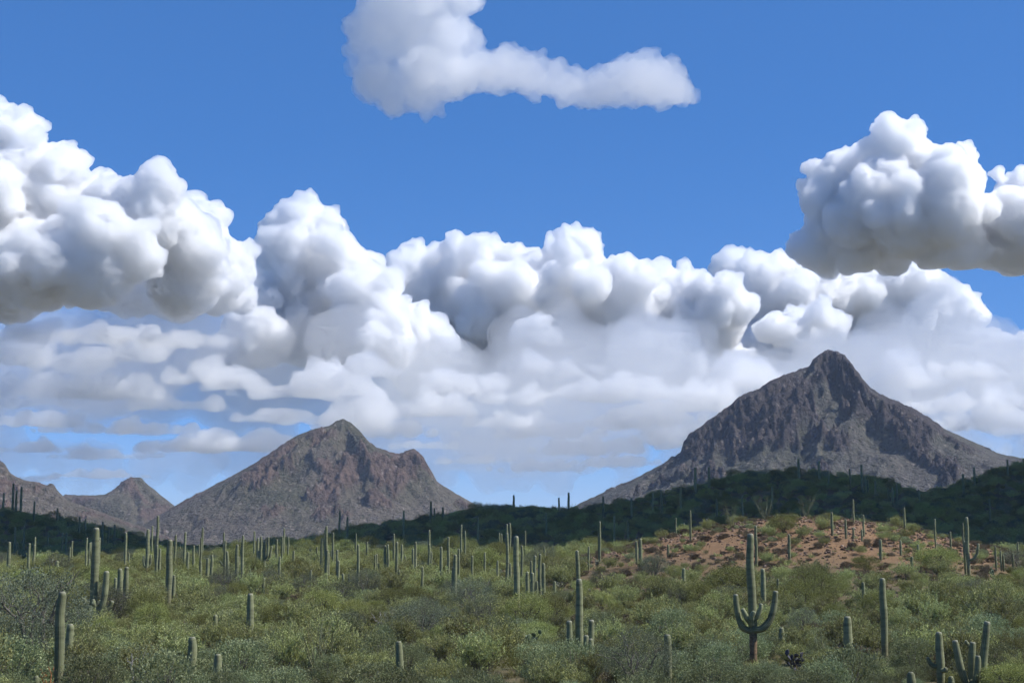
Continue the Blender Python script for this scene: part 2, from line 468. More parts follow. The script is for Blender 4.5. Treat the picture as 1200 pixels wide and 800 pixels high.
def make_mountain(name, prof, y0, peak_px, label, mat, front, back, res, seed, crag_amp=16.0, spur=0.13, crag_bias=0.0, body=0.97, spots=()):
    k = y0 / F_PX
    Q_ = np.array([at(p[0], p[1], y0) for p in prof]); X, Z = Q_[:, 0], Q_[:, 2]
    # smoothed profile for the body of the mountain
    xs = np.linspace(X[0], X[-1], 800); zs = np.interp(xs, X, Z)
    w = 45; kern = np.hanning(2 * w + 1); kern /= kern.sum()
    zsm = np.convolve(np.pad(zs, w, mode='edge'), kern, mode='valid')
    x = np.arange(X[0], X[-1], res); y = np.concatenate([np.arange(y0 - front, y0 - front * 0.62, res * 2.6), np.arange(y0 - front * 0.62, y0 - 6 * res, res * 1.35), np.arange(y0 - 6 * res, y0 + 8 * res, res), np.arange(y0 + 8 * res, y0 + back, res * 6)])
    MX, MY = np.meshgrid(x, y)
    wx = MX + 14 * k * fbm2(MX / (60 * k), MY / (60 * k), 3, seed) * np.clip(np.abs(MY - y0) / (60 * k), 0, 1)
    wy = MY + 10 * k * fbm2(MX / (50 * k), MY / (50 * k), 3, seed + 40) * np.clip(np.abs(MY - y0) / (60 * k), 0, 1)
    dy = wy - y0
    xp = (peak_px - 600) * k
    dx = wx - xp
    r = np.sqrt(dx ** 2 + (1.15 * dy) ** 2) + 1e-6
    cw = np.clip(dx / r, -1, 1) * 0.5 + 0.5
    body_h = (1 - cw) * np.interp(xp - r, xs, zsm) + cw * np.interp(xp + r, xs, zsm)
    # spurs and gullies running down the flanks
    ang = np.arctan2(dy, dx)
    gul = ridged2(ang * 3.2 + 0.35 * fbm2(wx / (70 * k), wy / (70 * k), 2, seed), r / (260 * k), 3, seed + 2) - 0.8
    rise = np.clip((body_h - EYE) / (Z.max() - EYE), 0, 1)
    body_h = EYE - 10 + (body_h - EYE + 10) * body * (1 + spur * gul * np.clip(r / (60 * k), 0, 1) * (0.3 + rise))
    wall = np.interp(wx * 0.0 + MX, X, Z)
    fall = np.abs(dy) * (0.95 + 0.25 * pn2(wx / (30 * k), wy / (30 * k), seed + 7))
    crest = wall - fall
    H = np.maximum(body_h, crest)
    d2 = body_h - crest
    sm = 8 * k
    H = H + np.where(np.abs(d2) < sm, (sm - np.abs(d2)) ** 2 / (4 * sm), 0)
    lim = EYE + (np.interp(MX * y0 / MY, X, Z) - EYE) * MY / y0 - 0.5 * k - 0.05 * np.abs(dy)
    over = H - lim                                   # nothing stands above the ridge line
    H = np.where(over > -4 * k, lim - 4 * k * np.exp(-np.clip(over / (4 * k) + 1, 0, 20)), H)
    H = np.where(np.abs(dy) < 2 * k, np.maximum(H, wall - 0.8 * np.abs(dy)), H)
    # crags: stepped outcrops of rock
    q = 0.75 * fbm2(MX / (46 * k), MY / (46 * k), 4, seed + 11) + 0.40 * (rise - 0.60) + crag_bias
    for (sx, sy, sr, sa) in spots:
        px_, py_ = to_px((MX, MY, H))
        q = q + sa * np.exp(-((px_ - sx) ** 2 + (py_ - sy) ** 2) / sr ** 2)
    cm = sstep(0.16, 0.34, q)
    def billow(sx, sy, o, sd):
        v = 0; am = 1.0; f = 1.0
        for i in range(o):
            v = v + am * np.abs(pn2(MX / (sx * k) * f, MY / (sy * k) * f, sd + i * 4.1)); am *= 0.62; f *= 2.1
        return v
    blocks = 0.85 * billow(12, 16, 5, seed + 5); slabs = billow(34, 40, 3, seed + 9)
    near_crest = np.clip(np.minimum(np.abs(dy) / (9 * k), (lim - H) / (9 * k)), 0.20, 1)
    H = H + cm * crag_amp * (0.95 * blocks + 0.8 * slabs - 0.35) * near_crest
    H = H + (1 - cm) * 1.9 * k * (fbm2(MX / (8 * k), MY / (8 * k), 4, seed + 3)) * near_crest
    H = H + 0.55 * k * fbm2(MX / (2.4 * k), MY / (2.4 * k), 2, seed + 13) * (0.3 + near_crest)
    fine = billow(6, 7, 3, seed + 31); H = H + cm * crag_amp * 0.42 * (fine - 0.45) * near_crest
    cap = lim + k * (-0.6 + 0.8 * fbm2(MX / (9 * k), MY / (9 * k), 2, seed + 21) + cm * (4.2 * billow(8, 9, 2, seed + 41) - 0.9)); H = np.where(H > cap, cap + 0.10 * (H - cap), H)
    edge = np.minimum.reduce([MX - x[0], x[-1] - MX, (MY - y[0]), y[-1] - MY]) / (40 * k)
    e = sstep(0, 1, edge); H = H * e - 12 * (1 - e)
    n0, n1_ = len(x), len(y)
    id_ = np.arange(n0 * n1_).reshape(n1_, n0)
    Fc = np.stack([id_[:-1, :-1], id_[:-1, 1:], id_[1:, 1:], id_[1:, :-1]], -1).reshape(-1, 4)
    me = mesh_np(name, np.stack([MX, MY, H], -1).reshape(-1, 3), Fc)
    a = me.attributes.new('crag', 'FLOAT', 'POINT'); a.data.foreach_set('value', cm.astype(np.float32).ravel())
    me.materials.append(mat)
    o = link(bpy.data.objects.new(name, me)); tag(o, label, 'mountain', kind='structure')
    return o

m_mid = rock_material('mountain_rock', (.116, .099, .078), (.150, .126, .100), (.098, .072, .060), (.160, .112, .090), (.088, .086, .054), 1.0)
m_dark = rock_material('dark_mountain_rock', (.108, .100, .088), (.135, .122, .108), (.062, .053, .052), (.095, .080, .077), (.092, .094, .068), 1.15)
make_mountain('mountain', [(560,640),(620,615),(665,596),(680,588),(749,557),(780,540),(797,530),(801,519),(806,511),(830,492),(856,475),(861,469),(869,463),(890,455),(903,446),(918,440),(938,433),(948,429),
    (954,421),(962,414),(970,411),(981,412),(990,416),(997,425),(1003,433),(1012,444),(1021,454),(1034,462),(1050,469),(1072,479),(1090,491),(1107,502),(1124,509),(1140,516),(1170,530),(1200,536),(1260,552),(1350,580),(1450,610),(1520,640)],
    2300.0, 975, 'dark grey pyramid-shaped mountain with a knobbed summit and craggy flanks', m_dark, 700, 420, 1.9, 31, crag_amp=21,
    spots=((812,518,26,.5),(845,505,30,.5),(880,485,30,.5),(915,475,30,.5),(950,490,28,.45),(930,460,24,.4),(1050,485,26,.5),(1085,500,24,.5),(1065,510,24,.5),(978,430,28,.6),(1000,445,20,.4),(1000,480,20,.3)))
make_mountain('mountain', [(110,645),(160,618),(208,590),(240,573),(270,557),(300,541),(320,529),(340,514),(350,508),(370,501),(385,498),(394,492),(402,489),(412,495),(420,502),
    (430,515),(440,523),(455,529),(468,533),(475,527),(484,525),(494,532),(505,549),(512,563),(530,574),(550,586),(575,599),(620,614),(680,635),(700,645)],
    2700.0, 402, 'grey-brown double-peaked mountain with pinkish crags and scattered scrub', m_mid, 560, 380, 2.0, 52, crag_amp=17,
    spots=((445,560,22,.5),(485,545,22,.6),(378,590,25,.5),(310,550,25,.4),(360,545,25,.3)))
make_mountain('mountain', [(20,640),(60,600),(76,578),(90,579),(110,579),(124,578),(135,571),(145,562),(155,558),(165,558),(175,568),(190,580),(205,592),(240,612),(290,640)],
    3100.0, 158, 'small rocky cone between the bigger double-peaked mountain and the low western ridge', m_mid, 330, 260, 2.4, 73, crag_amp=11, crag_bias=0.05)
make_mountain('mountain', [(-420,600),(-300,550),(-150,515),(-60,525),(-20,528),(0,538),(5,541),(12,553),(25,561),(40,563),(55,568),(62,565),(68,574),(78,584),(110,596),(150,610),(200,628),(250,645)],
    2350.0, -60, 'low craggy reddish ridge at the western end of the mountains', m_mid, 420, 300, 2.0, 94, crag_amp=13, crag_bias=0.04)
# ------------------------------------------------------------------ plant materials
def leaf_material(name, c_dark, c_mid, c_light, transl=0.30, var=0.36):
    nt = NT(name)
    tone = nt.n('ShaderNodeAttribute', attribute_name='tone').outputs['Fac']
    rnd = nt.n('ShaderNodeObjectInfo').outputs['Random']
    c = nt.ramp(tone, [(0.0, c_dark), (0.5, c_mid), (1.0, c_light)])
    pos = nt.n('ShaderNodeNewGeometry').outputs['Position']
    big = nt.noise(pos, 0.045, 3)
    c = nt.mix(nt.math('MULTIPLY', nt.ramp(big, [(0.35, 0.0), (0.65, 1.0)]), 0.5), c, nt.mix(1.0, c, (1.12, 1.0, 0.80), 'MULTIPLY'))
    hs = nt.n('ShaderNodeHueSaturation'); nt.l(c, hs.inputs['Color'])
    nt.l(nt.math('MULTIPLY_ADD', rnd, 0.035, 0.4825), hs.inputs['Hue'])
    nt.l(nt.math('MULTIPLY_ADD', rnd, 2 * var, 1 - var), hs.inputs['Value'])
    d = nt.n('ShaderNodeBsdfDiffuse'); t = nt.n('ShaderNodeBsdfTranslucent')
    nt.l(hs.outputs[0], d.inputs['Color']); nt.l(hs.outputs[0], t.inputs['Color'])
    mx = nt.n('ShaderNodeMixShader'); mx.inputs[0].default_value = transl
    nt.l(d.outputs[0], mx.inputs[1]); nt.l(t.outputs[0], mx.inputs[2]); nt.l(mx.outputs[0], nt.out.inputs['Surface'])
    return nt.m
def wood_material(name, a, b):
    nt = NT(name)
    pos = nt.n('ShaderNodeTexCoord').outputs['Object']
    c = nt.ramp(nt.noise(pos, 9.0, 4), [(0.35, a), (0.65, b)])
    nt.l(nt.pbsdf(c, 0.9, 0.1).outputs[0], nt.out.inputs['Surface'])
    return nt.m
M_CREO = leaf_material('creosote_leaf', (0.115, 0.135, 0.046), (0.295, 0.318, 0.130), (0.54, 0.56, 0.27))
M_GREY = leaf_material('grey_leaf', (0.097, 0.121, 0.06), (0.212, 0.248, 0.127), (0.375, 0.417, 0.243), 0.3)
M_VERDE = leaf_material('palo_verde_leaf', (.098, .118, .034), (.232, .255, .090), (.42, .44, .185))
M_IRON = leaf_material('ironwood_leaf', (0.069, 0.085, 0.051), (0.149, 0.172, 0.11), (0.276, 0.299, 0.209), 0.3)
M_DRY = leaf_material('dry_leaf', (.075, .062, .040), (.150, .125, .085), (.25, .215, .155), 0.25)
M_TWIG = wood_material('twig_bark', (.085, .075, .06), (.20, .18, .15))
M_BARK = wood_material('dark_bark', (.045, .038, .03), (.11, .095, .075))
M_PALE = wood_material('bleached_wood', (.26, .24, .21), (.42, .40, .36))
M_GRASS = leaf_material('dry_grass_blade', (.09, .085, .035), (.16, .15, .07), (.27, .25, .14), 0.3)
M_OCO = leaf_material('ocotillo_cane', (.10, .11, .06), (.20, .21, .125), (.33, .33, .22), 0.05)

def leaf_cards(P, D, size, rs, aspect=1.9, spread=0.9):
    """one small kite-shaped leaf spray at every point P, leaning along D"""
    n = len(P)
    up = D + rs.normal(size=(n, 3)) * spread; up /= np.linalg.norm(up, axis=1)[:, None] + 1e-9
    sd = np.cross(up, rs.normal(size=(n, 3))); sd /= np.linalg.norm(sd, axis=1)[:, None] + 1e-9
    s = (size * rs.uniform(0.6, 1.4, n))[:, None]
    nrm = np.cross(up, sd)
    a = P; b = P + up * s * aspect * 0.5 + sd * s * 0.5 + nrm * s * 0.12; c = P + up * s * aspect; d = P + up * s * aspect * 0.5 - sd * s * 0.5 + nrm * s * 0.12
    V = np.stack([a, b, c, d], 1).reshape(-1, 3)
    Fc = np.arange(n * 4).reshape(n, 4)
    return V, Fc
def tube_np(path, rad, sides=4):
    path = np.asarray(path, float); n = len(path)
    rad = np.broadcast_to(np.asarray(rad, float), (n,))
    t = np.gradient(path, axis=0); t /= np.linalg.norm(t, axis=1)[:, None] + 1e-9
    ref = np.array((0.31, 0.95, 0.1)); a = np.cross(t, ref); a /= np.linalg.norm(a, axis=1)[:, None] + 1e-9
    b = np.cross(t, a)
    th = np.arange(sides) / sides * 2 * pi
    V = path[:, None] + rad[:, None, None] * (np.cos(th)[None, :, None] * a[:, None] + np.sin(th)[None, :, None] * b[:, None])
    i = np.arange(n * sides).reshape(n, sides); j = np.roll(i, -1, 1)
    Fc = np.stack([i[:-1], j[:-1], j[1:], i[1:]], -1).reshape(-1, 4)
    return V.reshape(-1, 3), Fc
def join_np(parts):
    Vs, Fs, o = [], [], 0
    for V, Fc in parts:
        Vs.append(V); Fs.append(Fc + o); o += len(V)
    return np.concatenate(Vs), np.concatenate(Fs)
def leaf_mesh(name, V, Fc, mat, rs, bias=None):
    me = mesh_np(name, V, Fc)
    t = np.clip(rs.normal(0.5, 0.24, len(Fc)) + (0 if bias is None else bias), 0, 1).astype(np.float32)
    a = me.attributes.new('tone', 'FLOAT', 'FACE'); a.data.foreach_set('value', t)
    me.materials.append(mat)
    return me
def stems_fan(rs, n, h, w, base_r=0.12, curve=0.5, segs=5, wob=0.05):
    """slim stems fanning out from a root crown; returns list of paths"""
    out = []
    for i in range(n):
        a = rs.uniform(0, 2 * pi); q = sqrt(rs.uniform(0.02, 1)); hh = h * rs.uniform(0.6, 1.05) * (1 - 0.35 * q * q)
        e = np.array((cos(a) * w * q, sin(a) * w * q, hh)); s = np.array((cos(a) * base_r * q, sin(a) * base_r * q, -0.05))
        t = np.linspace(0, 1, segs)[:, None]
        p = s + (e - s) * t; p[:, :2] = s[:2] + (e - s)[:2] * (t ** (1 + curve * rs.uniform(0, 1)))
        p[1:] += rs.normal(size=(segs - 1, 3)) * wob * h * 0.5 * t[1:]
        out.append(p)
    return out
def along(paths, n, rs, lo=0.3):
    k = rs.randint(0, len(paths), n); t = lo + (1 - lo) * rs.uniform(0, 1, n) ** 0.7
    P = np.empty((n, 3)); D = np.empty((n, 3))
    for i in range(n):
        p = paths[k[i]]; f = t[i] * (len(p) - 1); j = min(int(f), len(p) - 2); f -= j
        P[i] = p[j] * (1 - f) + p[j + 1] * f; D[i] = p[j + 1] - p[j]
    D /= np.linalg.norm(D, axis=1)[:, None] + 1e-9
    return P, D
def clumps(rs, n_cl, shape, per, r_cl, hollow=0.45):
    """leaf positions gathered in clumps through a crown's volume; shape=(rx, rz, z0)"""
    rx, rz, z0 = shape
    P = []; B = []
    for i in range(n_cl):
        v = rs.normal(size=3); v /= np.linalg.norm(v); q = hollow + (1 - hollow) * rs.uniform(0, 1) ** 0.6
        c = np.array((v[0] * rx * q, v[1] * rx * q, z0 + v[2] * rz * q))
        if c[2] < 0.12: c[2] = 0.12 + abs(c[2]) * 0.3
        m = int(per * rs.uniform(0.5, 1.5)); r = r_cl * rs.uniform(0.6, 1.4)
        P.append(c + rs.normal(size=(m, 3)) * np.array((r, r, r * 0.75))); B.append(np.full(m, rs.normal(0, 0.12)))
    P = np.concatenate(P); B = np.concatenate(B); P[:, 2] = np.maximum(P[:, 2], 0.02)
    return P, B

def proto_creosote(seed, h=2.1, w=1.5, n=6500, mat=None, leaf=0.042, nst=80):
    rs = np.random.RandomState(seed)
    st = stems_fan(rs, nst, h, w, curve=0.7)
    tw = []
    for p in st:                                    # side twigs give the feathery outline
        for j in range(3):
            f = rs.uniform(0.4, 0.95) * (len(p) - 1); i = min(int(f), len(p) - 2); s = p[i] + (p[i + 1] - p[i]) * (f - i)
            e = s + np.array((rs.normal() * .22, rs.normal() * .22, rs.uniform(.12, .42))) * h * 0.5
            tw.append(np.linspace(s, e, 3))
    P, D = along(st + tw * 2, n, rs, 0.25)
    P = P + rs.normal(size=P.shape) * 0.05
    D[:, 2] += 0.5
    V, Fc = leaf_cards(P, D, leaf, rs, 2.2, 0.55)
    fol = leaf_mesh('creosote_foliage', V, Fc, mat or M_CREO, rs)
    V, Fc = join_np([tube_np(p, np.linspace(.014, .005, len(p)), 3) for p in st] + [tube_np(p, .004, 3) for p in tw[::3]])
    wood = mesh_np('creosote_stems', V, Fc); wood.materials.append(M_TWIG)
    return fol, wood
def proto_round(seed, h=1.0, w=0.9, n=8000, mat=None, leaf=0.032, ncl=150, rcl=0.12, aspect=1.35, wood_mat=None):
    rs = np.random.RandomState(seed)
    P, B = clumps(rs, ncl, (w, h * 0.52, h * 0.45), n / ncl, rcl, 0.55)
    D = P - np.array((0, 0, 0.1)); D /= np.linalg.norm(D, axis=1)[:, None] + 1e-9; D[:, 2] += 0.4
    V, Fc = leaf_cards(P, D, leaf, rs, aspect, 0.7)
    fol = leaf_mesh('bush_foliage', V, Fc, mat or M_GREY, rs, B)
    st = stems_fan(rs, 34, h * 0.95, w * 0.95, 0.1)
    V, Fc = join_np([tube_np(p, np.linspace(.016, .006, len(p)), 3) for p in st])
    wood = mesh_np('bush_stems', V, Fc); wood.materials.append(wood_mat or M_TWIG)
    return fol, wood
def proto_tree(seed, h=4.2, w=2.8, n=15000, mat=None, leaf=0.05, ncl=220, wood_mat=None, bare=0.0):
    rs = np.random.RandomState(seed)
    limbs = []
    for i in range(5):
        a = rs.uniform(0, 2 * pi); q = rs.uniform(0.35, 0.8)
        e = np.array((cos(a) * w * q, sin(a) * w * q, h * rs.uniform(0.55, 0.8))); s = np.array((rs.normal() * .1, rs.normal() * .1, -0.15))
        t = np.linspace(0, 1, 7)[:, None]; p = s + (e - s) * t; p[:, 2] = s[2] + (e - s)[2] * (t[:, 0] ** 0.8); p[1:] += rs.normal(size=(6, 3)) * 0.09
        limbs.append((p, np.linspace(.10, .03, 7)))
        for j in range(7):
            f = rs.uniform(0.3, 1) * 6; k = min(int(f), 5); s2 = p[k] + (p[k + 1] - p[k]) * (f - k)
            v = rs.normal(size=3); v[2] = abs(v[2]) * 0.8; v /= np.linalg.norm(v)
            e2 = s2 + v * rs.uniform(0.5, 1.0) * w * 0.5
            p2 = np.linspace(s2, e2, 4); p2[1:] += rs.normal(size=(3, 3)) * 0.05
            limbs.append((p2, np.linspace(.028, .010, 4)))
            for m in range(3):
                v = rs.normal(size=3); v[2] = abs(v[2]); e3 = e2 + v * 0.28
                limbs.append((np.linspace(p2[2], e3, 3), np.array((.010, .007, .004))))
    rx = w
    P, B = clumps(rs, ncl, (rx, h * 0.42, h * 0.56), n / ncl, 0.24, 0.5)
    if len(P) and bare > 0:
        kk = rs.uniform(size=len(P)) > bare; P, B = P[kk], B[kk]
    D = np.zeros_like(P); D[:, 2] = 0.5
    D += 0.6 * (P - np.array((0, 0, h * 0.3))) / w
    V, Fc = leaf_cards(P, D, leaf, rs, 1.9, 0.8)
    fol = leaf_mesh('crown', V, Fc, mat or M_VERDE, rs, B)
    V, Fc = join_np([tube_np(p, r, 5) for p, r in limbs])
    wood = mesh_np('trunk', V, Fc); wood.materials.append(wood_mat or M_BARK)
    return fol, wood
def proto_grass(seed, mat):
    rs = np.random.RandomState(seed); n = 60
    a = rs.uniform(0, 2 * pi, n); q = rs.uniform(0, .22, n); P = np.stack([np.cos(a) * q, np.sin(a) * q, 0 * a], 1)
    D = np.stack([np.cos(a) * .5, np.sin(a) * .5, 0 * a + 1], 1)
    V, Fc = leaf_cards(P, D, 0.028, rs, 15.0, 0.25)
    return leaf_mesh('grass_tuft', V, Fc, mat, rs)

# prototypes: (foliage mesh, wood mesh, natural radius, natural height)
PROTO = {
 'creosote_bush': [proto_creosote(s, h, w) + (w, h) for s, h, w in ((1, 2.1, 1.5), (2, 1.9, 1.7), (3, 2.4, 1.5), (4, 1.7, 1.4), (5, 2.2, 1.8))],
 'brittlebush': [proto_round(s, h, w) + (w, h) for s, h, w in ((11, 1.0, .9), (12, .9, 1.0), (13, 1.15, .85), (14, .8, .9))],
 'bursage': [proto_round(s, h, w, 2400, M_DRY, .045, 80, .10, 1.8) + (w, h) for s, h, w in ((21, .75, .7), (22, .65, .75), (23, .8, .65))],
 'palo_verde_tree': [proto_tree(s, h, w) + (w, h) for s, h, w in ((31, 3.6, 2.5), (32, 3.2, 2.3), (33, 4.0, 2.7))],
 'ironwood_tree': [proto_tree(s, h, w, 14000, M_IRON, .042, 200, M_TWIG, .15) + (w, h) for s, h, w in ((41, 3.4, 2.6), (42, 3.0, 2.3), (43, 3.8, 2.6))],
}

# --- ocotillo: a fan of thorny wands
def proto_ocotillo(seed, h=3.6, n=20):
    rs = np.random.RandomState(seed); canes = []
    for i in range(n):
        a = rs.uniform(0, 2 * pi); q = 0.15 + 0.75 * sqrt(rs.uniform(0, 1)); hh = h * rs.uniform(.7, 1.05)
        t = np.linspace(0, 1, 8); o = hh * 0.55 * q * (t ** 0.85); zz = hh * t * (1 - 0.18 * q * t)
        p = np.stack([np.cos(a) * o, np.sin(a) * o, zz - .1], 1); p[1:] += rs.normal(size=(7, 3)) * 0.05
        canes.append(p)
    return canes, rs
def ocotillo(px, foot, h_px, seed, label, d=None):
    d = d or hit(px, foot) or 300.0; k = d / F_PX; x = at(px, foot, d)[0]
    canes, rs = proto_ocotillo(seed, h_px * k)
    root = empty('ocotillo', (x, d, float(ground_z(x, d))))
    for p in canes:
        V, Fc = tube_np(p, np.linspace(.030, .012, len(p)), 5)
        me = leaf_mesh('wand', V, Fc, M_OCO, rs)
        w_ = link(bpy.data.objects.new('wand', me), root)
    P, D = along(canes, 900, rs, 0.15); P = P + rs.normal(size=P.shape) * .02
    V, Fc = leaf_cards(P, D * .4 + rs.normal(size=P.shape) * .5, .035, rs, 1.6, .6)
    link(bpy.data.objects.new('leaves', leaf_mesh('leaves', V, Fc, M_CREO, rs)), root)
    tag(root, label, 'ocotillo')
# --- prickly pear: flat pads growing out of pads
def pad_material(name, a, b):
    nt = NT(name); tc = nt.n('ShaderNodeTexCoord').outputs['Object']
    v = nt.n('ShaderNodeTexVoronoi'); v.inputs['Scale'].default_value = 16.0; nt.l(tc, v.inputs['Vector'])
    c = nt.mix(nt.ramp(nt.noise(tc, 3.0, 3), [(.35, 0.0), (.65, 1.0)]), a, b)
    c = nt.mix(nt.ramp(v.outputs['Distance'], [(.06, .8), (.14, 0.0)]), c, (.42, .38, .27))
    nt.l(nt.pbsdf(c, .6, .3).outputs[0], nt.out.inputs['Surface']); return nt.m
M_PAD = pad_material('prickly_pear_pad', (.10, .135, .065), (.17, .205, .105))
M_PURPLE = pad_material('purple_pad', (.030, .030, .042), (.065, .062, .082))
_b = bmesh.new(); bmesh.ops.create_icosphere(_b, subdivisions=2, radius=1.0)
PAD_V = np.array([v.co[:] for v in _b.verts]); PAD_F = np.array([[v.index for v in f.verts] for f in _b.faces]); _b.free()
PAD_V = PAD_V * np.array((.5, .09, .62)); PAD_V[:, 0] *= 1 + 0.25 * (PAD_V[:, 2] / .62); PAD_V[:, 2] += .58
PAD_ME = {}
def prickly_pear(px, foot, w_px, seed, label, mat=None, d=None, name='prickly_pear', n=26, size=1.0):
    mat = mat or M_PAD
    d = d or hit(px, foot) or 300.0; k = d / F_PX; x = at(px, foot, d)[0]; rs = np.random.RandomState(seed)
    root = empty(name, (x, d, float(ground_z(x, d)) - .03))
    if mat.name not in PAD_ME:
        m = mesh_np('pad', PAD_V, PAD_F, smooth=True); m.materials.append(mat); PAD_ME[mat.name] = m
    W = w_px * k * .5; tips = []
    for i in range(n):
        s = rs.uniform(.28, .42) * size
        if i < 7 or not tips:
            a = rs.uniform(0, 6.28); q = W * .65 * sqrt(rs.uniform()); base = Vector((cos(a) * q, sin(a) * q, -.02)); dirz = Vector((cos(a) * .35, sin(a) * .35, 1))
        else:
            base, dirz = tips[rs.randint(len(tips))]; base = Vector(base); dirz = Vector((rs.normal() * .55, rs.normal() * .55, 1))
        dirz.normalize()
        o = link(bpy.data.objects.new('pad', PAD_ME[mat.name]), root)
        o.location = base; o.rotation_mode = 'QUATERNION'
        qt = dirz.to_track_quat('Z', 'Y'); qt2 = Matrix.Rotation(rs.uniform(0, 6.28), 3, 'Z').to_quaternion(); o.rotation_quaternion = qt @ qt2; o.scale = (s, s, s)
        tips.append((tuple(base + dirz * s * 1.12), dirz))
    tag(root, label, 'prickly pear')
# --- cholla: stubby jointed branches, pale with spines
M_CHOLLA = pad_material('cholla_joint', (.20, .20, .12), (.30, .29, .19))
def cholla(px, foot, h_px, seed, label, group=None, d=None):
    d = d or hit(px, foot) or 300.0; k = d / F_PX; x = at(px, foot, d)[0]; rs = np.random.RandomState(seed); h = h_px * k
    root = empty('cholla', (x, d, float(ground_z(x, d)) - .03)); parts = []
    def grow(p, v, L, r, lev):
        e = p + v * L; path = np.linspace(p, e, 4); parts.append(tube_np(path, r * np.array((.8, 1, 1, .55)), 7))
        if lev == 0: return
        for i in range(rs.randint(3, 5)):
            w = v * .5 + rs.normal(size=3) * .6; w[2] = abs(w[2]) * .8 + .2; w /= np.linalg.norm(w)
            grow(p + v * L * rs.uniform(.5, 1), w, L * rs.uniform(.55, .75), r * .85, lev - 1)
    grow(np.zeros(3), np.array((0, 0, 1.0)), h * .42, .05 * h + .02, 3)
    V, Fc = join_np(parts[:1]); t_ = mesh_np('trunk', V, Fc); t_.materials.append(M_BARK); link(bpy.data.objects.new('trunk', t_), root)
    V, Fc = join_np(parts[1:]); b_ = mesh_np('branches', V, Fc); b_.materials.append(M_CHOLLA); link(bpy.data.objects.new('branches', b_), root)
    tag(root, label, 'cholla', group)
# --- dead wood
def dead_wood(px, foot, h_px, seed, label, mat, d=None, n=5):
    d = d or hit(px, foot) or 200.0; k = d / F_PX; x = at(px, foot, d)[0]; rs = np.random.RandomState(seed); h = h_px * k
    root = empty('dead_shrub', (x, d, float(ground_z(x, d)) - .05))
    for i in range(n):
        a = rs.uniform(0, 6.28); e = np.array((cos(a) * .35 * h, sin(a) * .3 * h, h * rs.uniform(.6, 1)))
        p = np.linspace(np.zeros(3), e, 6); p[1:] += rs.normal(size=(5, 3)) * .06 * h
        prt = [tube_np(p, np.linspace(.05, .015, 6), 5)]
        for j in range(3):
            s_ = p[2 + j]; prt.append(tube_np(np.linspace(s_, s_ + rs.normal(size=3) * .18 * h + np.array((0, 0, .15 * h)), 3), np.array((.018, .012, .006)), 4))
        V, Fc = join_np(prt); m = mesh_np('branch', V, Fc); m.materials.append(mat); link(bpy.data.objects.new('branch', m), root)
    tag(root, label, 'dead shrub')
M_RUST = wood_material('rusty_dead_wood', (.20, .085, .035), (.34, .16, .075))
# ------------------------------------------------------------------ saguaros
def saguaro_material():
    nt = NT('saguaro_skin')
    rib = nt.n('ShaderNodeAttribute', attribute_name='rib').outputs['Fac']
    hh = nt.n('ShaderNodeAttribute', attribute_name='up').outputs['Fac']          # 0 at the foot, 1 at the tip
    tc = nt.n('ShaderNodeTexCoord').outputs['Object']
    rnd = nt.n('ShaderNodeObjectInfo').outputs['Random']
    mp = nt.n('ShaderNodeMapping'); mp.inputs['Scale'].default_value = (0.4, 0.4, 2.2); nt.l(tc, mp.inputs['Vector'])
    band = nt.noise(mp.outputs[0], 1.0, 3)
    blot = nt.noise(tc, 2.6, 4, 0.6)
    green = nt.ramp(band, [(0.30, (.070, .080, .034)), (0.5, (.165, .182, .085)), (0.70, (.225, .238, .120))])
    green = nt.mix(nt.ramp(blot, [(0.52, 0.0), (0.72, 0.55)]), green, (.150, .140, .088))
    spine = nt.mix(nt.ramp(nt.noise(tc, 30.0, 2), [(0.4, 0.0), (0.6, 1.0)]), (.28, .27, .175), (.42, .41, .30))
    c = nt.mix(nt.ramp(rib, [(0.45, 0.0), (1.0, 0.50)]), green, spine)
    cork = nt.ramp(nt.noise(tc, 7.0, 5), [(0.35, (.11, .066, .038)), (0.6, (.27, .175, .105))])
    ck = nt.n('ShaderNodeAttribute', attribute_name='cork'); ck.attribute_type = 'OBJECT'
    foot_ = nt.ramp(hh, [(0.0, 1.0), (0.22, 0.85), (0.30, 0.0)])
    c = nt.mix(nt.math('MULTIPLY', nt.math('MULTIPLY', foot_, ck.outputs['Fac']), nt.ramp(blot, [(0.25, 0.45), (0.5, 1.0)])), c, cork)
    rings = nt.n('ShaderNodeTexNoise', noise_dimensions='1D'); rings.inputs['Scale'].default_value = 2.1; rings.inputs['Detail'].default_value = 3.0
    sp = nt.n('ShaderNodeSeparateXYZ'); nt.l(tc, sp.inputs[0]); nt.l(nt.math('ADD', sp.outputs['Z'], nt.math('MULTIPLY', rnd, 40.0)), rings.inputs['W'])
    c = nt.mix(nt.ramp(rings.outputs['Fac'], [(0.62, 0.0), (0.74, 0.42)]), c, (.062, .060, .036))   # yearly growth rings and scars
    c = nt.mix(nt.ramp(hh, [(0.965, 0.0), (1.0, 0.75)]), c, (.36, .34, .27))      # pale woolly crown
    hs = nt.n('ShaderNodeHueSaturation'); nt.l(c, hs.inputs['Color']); nt.l(nt.math('MULTIPLY_ADD', rnd, 0.35, 0.82), hs.inputs['Value'])
    b = nt.pbsdf(hs.outputs[0], 0.75, 0.25, nt.bump(blot, 0.25, 0.03))
    nt.l(b.outputs[0], nt.out.inputs['Surface'])
    return nt.m
M_SAG = saguaro_material()
